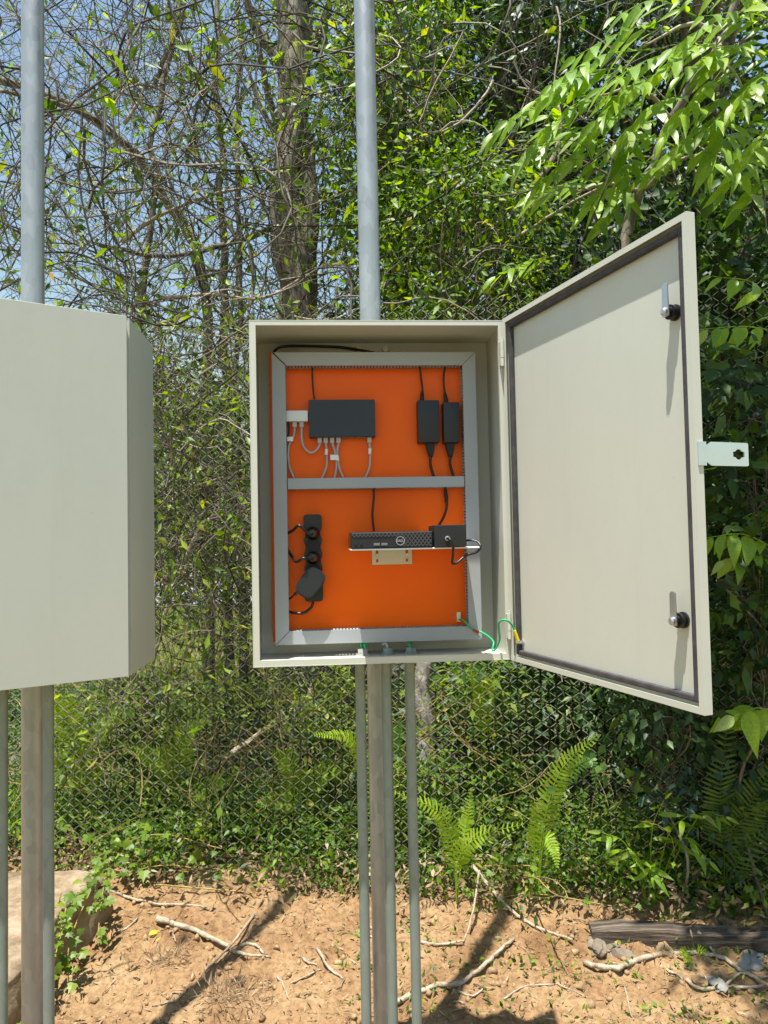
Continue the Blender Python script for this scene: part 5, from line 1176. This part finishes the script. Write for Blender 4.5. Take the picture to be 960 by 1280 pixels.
# timber beam
a = G(741, 1184); b = G(990, 1192); a.z = b.z = max(a.z, b.z)-.01
v = (b-a).normalized(); L = (b-a).length
BMx = Matrix.Translation(a) @ Matrix.Rotation(math.atan2(v.y, v.x), 4, 'Z')
bm = bmesh.new(); bmesh.ops.create_cube(bm, size=1); bmesh.ops.bevel(bm, geom=bm.edges[:], offset=.012, segments=2, affect='EDGES')
for v_ in bm.verts: v_.co = Vector(((v_.co.x+.5)*L, (v_.co.y+.5)*.085, (v_.co.z+.5)*.06))
bmesh.ops.subdivide_edges(bm, edges=[e for e in bm.edges if abs(e.verts[0].co.x-e.verts[1].co.x) > .3], cuts=40)
for v_ in bm.verts:
    q = v_.co; q.z += .006*math.sin(q.x*9)+.004*float(fbm(np.array([q.x*20]), np.array([q.y*60+q.z*40]), 3, 5)[0])*3; q.y += .01*float(fbm(np.array([q.x*14+q.z*60]), np.array([q.y*30]), 3, 8)[0])
mb = MB(); mb.frombm(bm); o = mb.build('timber_beam', M['beam'], None, 40, BMx); tag(o, 'weathered square timber beam lying at the fence foot', 'beam')
def rock(label, px, py, s, mt, seed, sc=(1, .8, .6), name='stone'):
    p = G(px, py); bm = bmesh.new(); bmesh.ops.create_icosphere(bm, subdivisions=3, radius=1); r_ = np.random.default_rng(seed); o1, o2 = r_.uniform(0, 50, 2)
    for v_ in bm.verts:
        n_ = float(fbm(np.array([v_.co.x*1.3+o1+v_.co.z]), np.array([v_.co.y*1.3+o2-v_.co.z]), 4, seed)[0]); v_.co = Vector((v_.co.x*sc[0], v_.co.y*sc[1], v_.co.z*sc[2]))*s*(1+n_*1.7)
    mb = MB(); mb.frombm(bm); o = mb.build(name, M[mt], None, 22, Matrix.Translation(p+Vector((0, 0, s*sc[2]*.12))) @ Matrix.Rotation(r_.uniform(0, 6), 4, 'Z')); tag(o, label, 'stone', 'stones by the beam')
rock('smooth white elongated stone at right edge before the beam', 943, 1204, .05, 'whitestone', 1, (1.5, .7, .55))
rock('brown round stone below the middle of the beam', 832, 1194, .032, 'clod', 2, (1.2, .9, .8))
rock('pale stone left of the beam end', 745, 1184, .034, 'stone', 3, (1.2, .8, .7))
rock('pale flat stone under left end of the beam', 775, 1196, .045, 'stone', 4, (1.5, .8, .6))
rock('whitish flat stone below the thick branch', 895, 1230, .03, 'whitestone', 7, (1.3, .9, .5))
rock('reddish stone at the bottom right of the earth', 820, 1270, .04, 'clod', 9, (1.3, 1, .4))
rock('red brown stone under the thin curved branch', 874, 1226, .024, 'clod', 10)
# clods and pebbles: uncountable
rng = np.random.default_rng(3); N = 5200; x = rng.uniform(-1.6, 1.75, N); y = rng.uniform(1.9, 3.25, N); keep = (y < FEN(x)+.1) & ~((x < -1.08) & (y > 2.1)); x, y = x[keep], y[keep]; N = len(x)
s = .0030+.012*rng.random(N)**7; ico = np.array([(0, 0, 1), (.89, 0, .45), (.28, .85, .45), (-.72, .53, .45), (-.72, -.53, .45), (.28, -.85, .45), (.72, .53, -.45), (-.28, .85, -.45), (-.89, 0, -.45), (-.28, -.85, -.45), (.72, -.53, -.45), (0, 0, -1)])
icf = np.array([(0,1,2),(0,2,3),(0,3,4),(0,4,5),(0,5,1),(1,6,2),(2,7,3),(3,8,4),(4,9,5),(5,10,1),(6,7,2),(7,8,3),(8,9,4),(9,10,5),(10,6,1),(11,7,6),(11,8,7),(11,9,8),(11,10,9),(11,6,10)])
V = ico[None]*rng.uniform(.4, 1.5, (N, 12, 1))*s[:, None, None]*rng.uniform(.6, 1.2, (N, 1, 3)); V = V+np.stack([x, y, gh(x, y)+s*.25], 1)[:, None]
o = np_mesh('soil_clods', V.reshape(-1, 3), (icf[None]+(np.arange(N)*12)[:, None, None]).reshape(-1, 3), M['clod']); tag(o, 'crumbs and clods of dry earth strewn over the ground', 'soil', kind='stuff')
# dry grass blades and litter flakes
N = 2600; x = rng.uniform(-1.1, 1.75, N); y = 2.0+1.2*rng.random(N)**.8; P = np.stack([x, y, gh(x, y)+.004], 1); d = rng.normal(0, 1, (N, 3)); d[:, 2] = rng.uniform(-.05, .35, N)
V, Fc = leaf_geo(P, d, np.tile([0, 0, 1.], (N, 1))+rng.normal(0, .3, (N, 3)), rng.uniform(.012, .05, N), rng.uniform(.002, .006, N), .05); o = np_mesh('dry_grass_bits', V, Fc, M['leafdry']); tag(o, 'dry straw bits and leaf flakes on the earth', 'litter', kind='stuff')
N = 60; c = np.array([tuple(G(rp.uniform(255, 330), rp.uniform(1235, 1262))) for _ in range(40)]+[tuple(G(rp.uniform(195, 230), rp.uniform(1195, 1208))) for _ in range(14)])
V, Fc = clump_leaves(rng, c, 14, .018, .05, droop=-.3, ratio=.06); o = np_mesh('dry_grass_tuft', V, Fc, M['leafdry']); tag(o, 'dry straw tufts on the shadowed earth at lower left', 'grass', kind='stuff')
N = 200; x = rng.uniform(-.2, 1.6, N); y = FEN(x)-rng.uniform(.1, .75, N); cs = np.stack([x, y, gh(x, y)+.004], 1)
V, Fc = clump_leaves(rng, cs, 7, .02, .022, droop=-.1); o = np_mesh('weed_seedlings', V, Fc, M['leaf']); tag(o, 'tiny green weed seedlings dotting the earth at right', 'weeds', kind='stuff')
for (px, py, sz, lb) in ((186, 1171, .045, 'single fallen yellow leaf beside the thickest stick'), (205, 1176, .032, 'small yellow leaf under the thickest stick'), (655, 1252, .04, 'fallen yellow leaf right of the pole shadow')):
    p = G(px, py, .008); me = leaflet_mesh('fallen_leaf', M['yellowleaf'], .5, .3, .3); o = bpy.data.objects.new('fallen_leaf', me); COL.objects.link(o)
    o.matrix_world = frame(p, Vector((rp.gauss(0, 1), rp.gauss(0, .4), .1)), Vector((.1, -.3, 1)), sz); tag(o, lb, 'leaf', 'fallen yellow leaves')
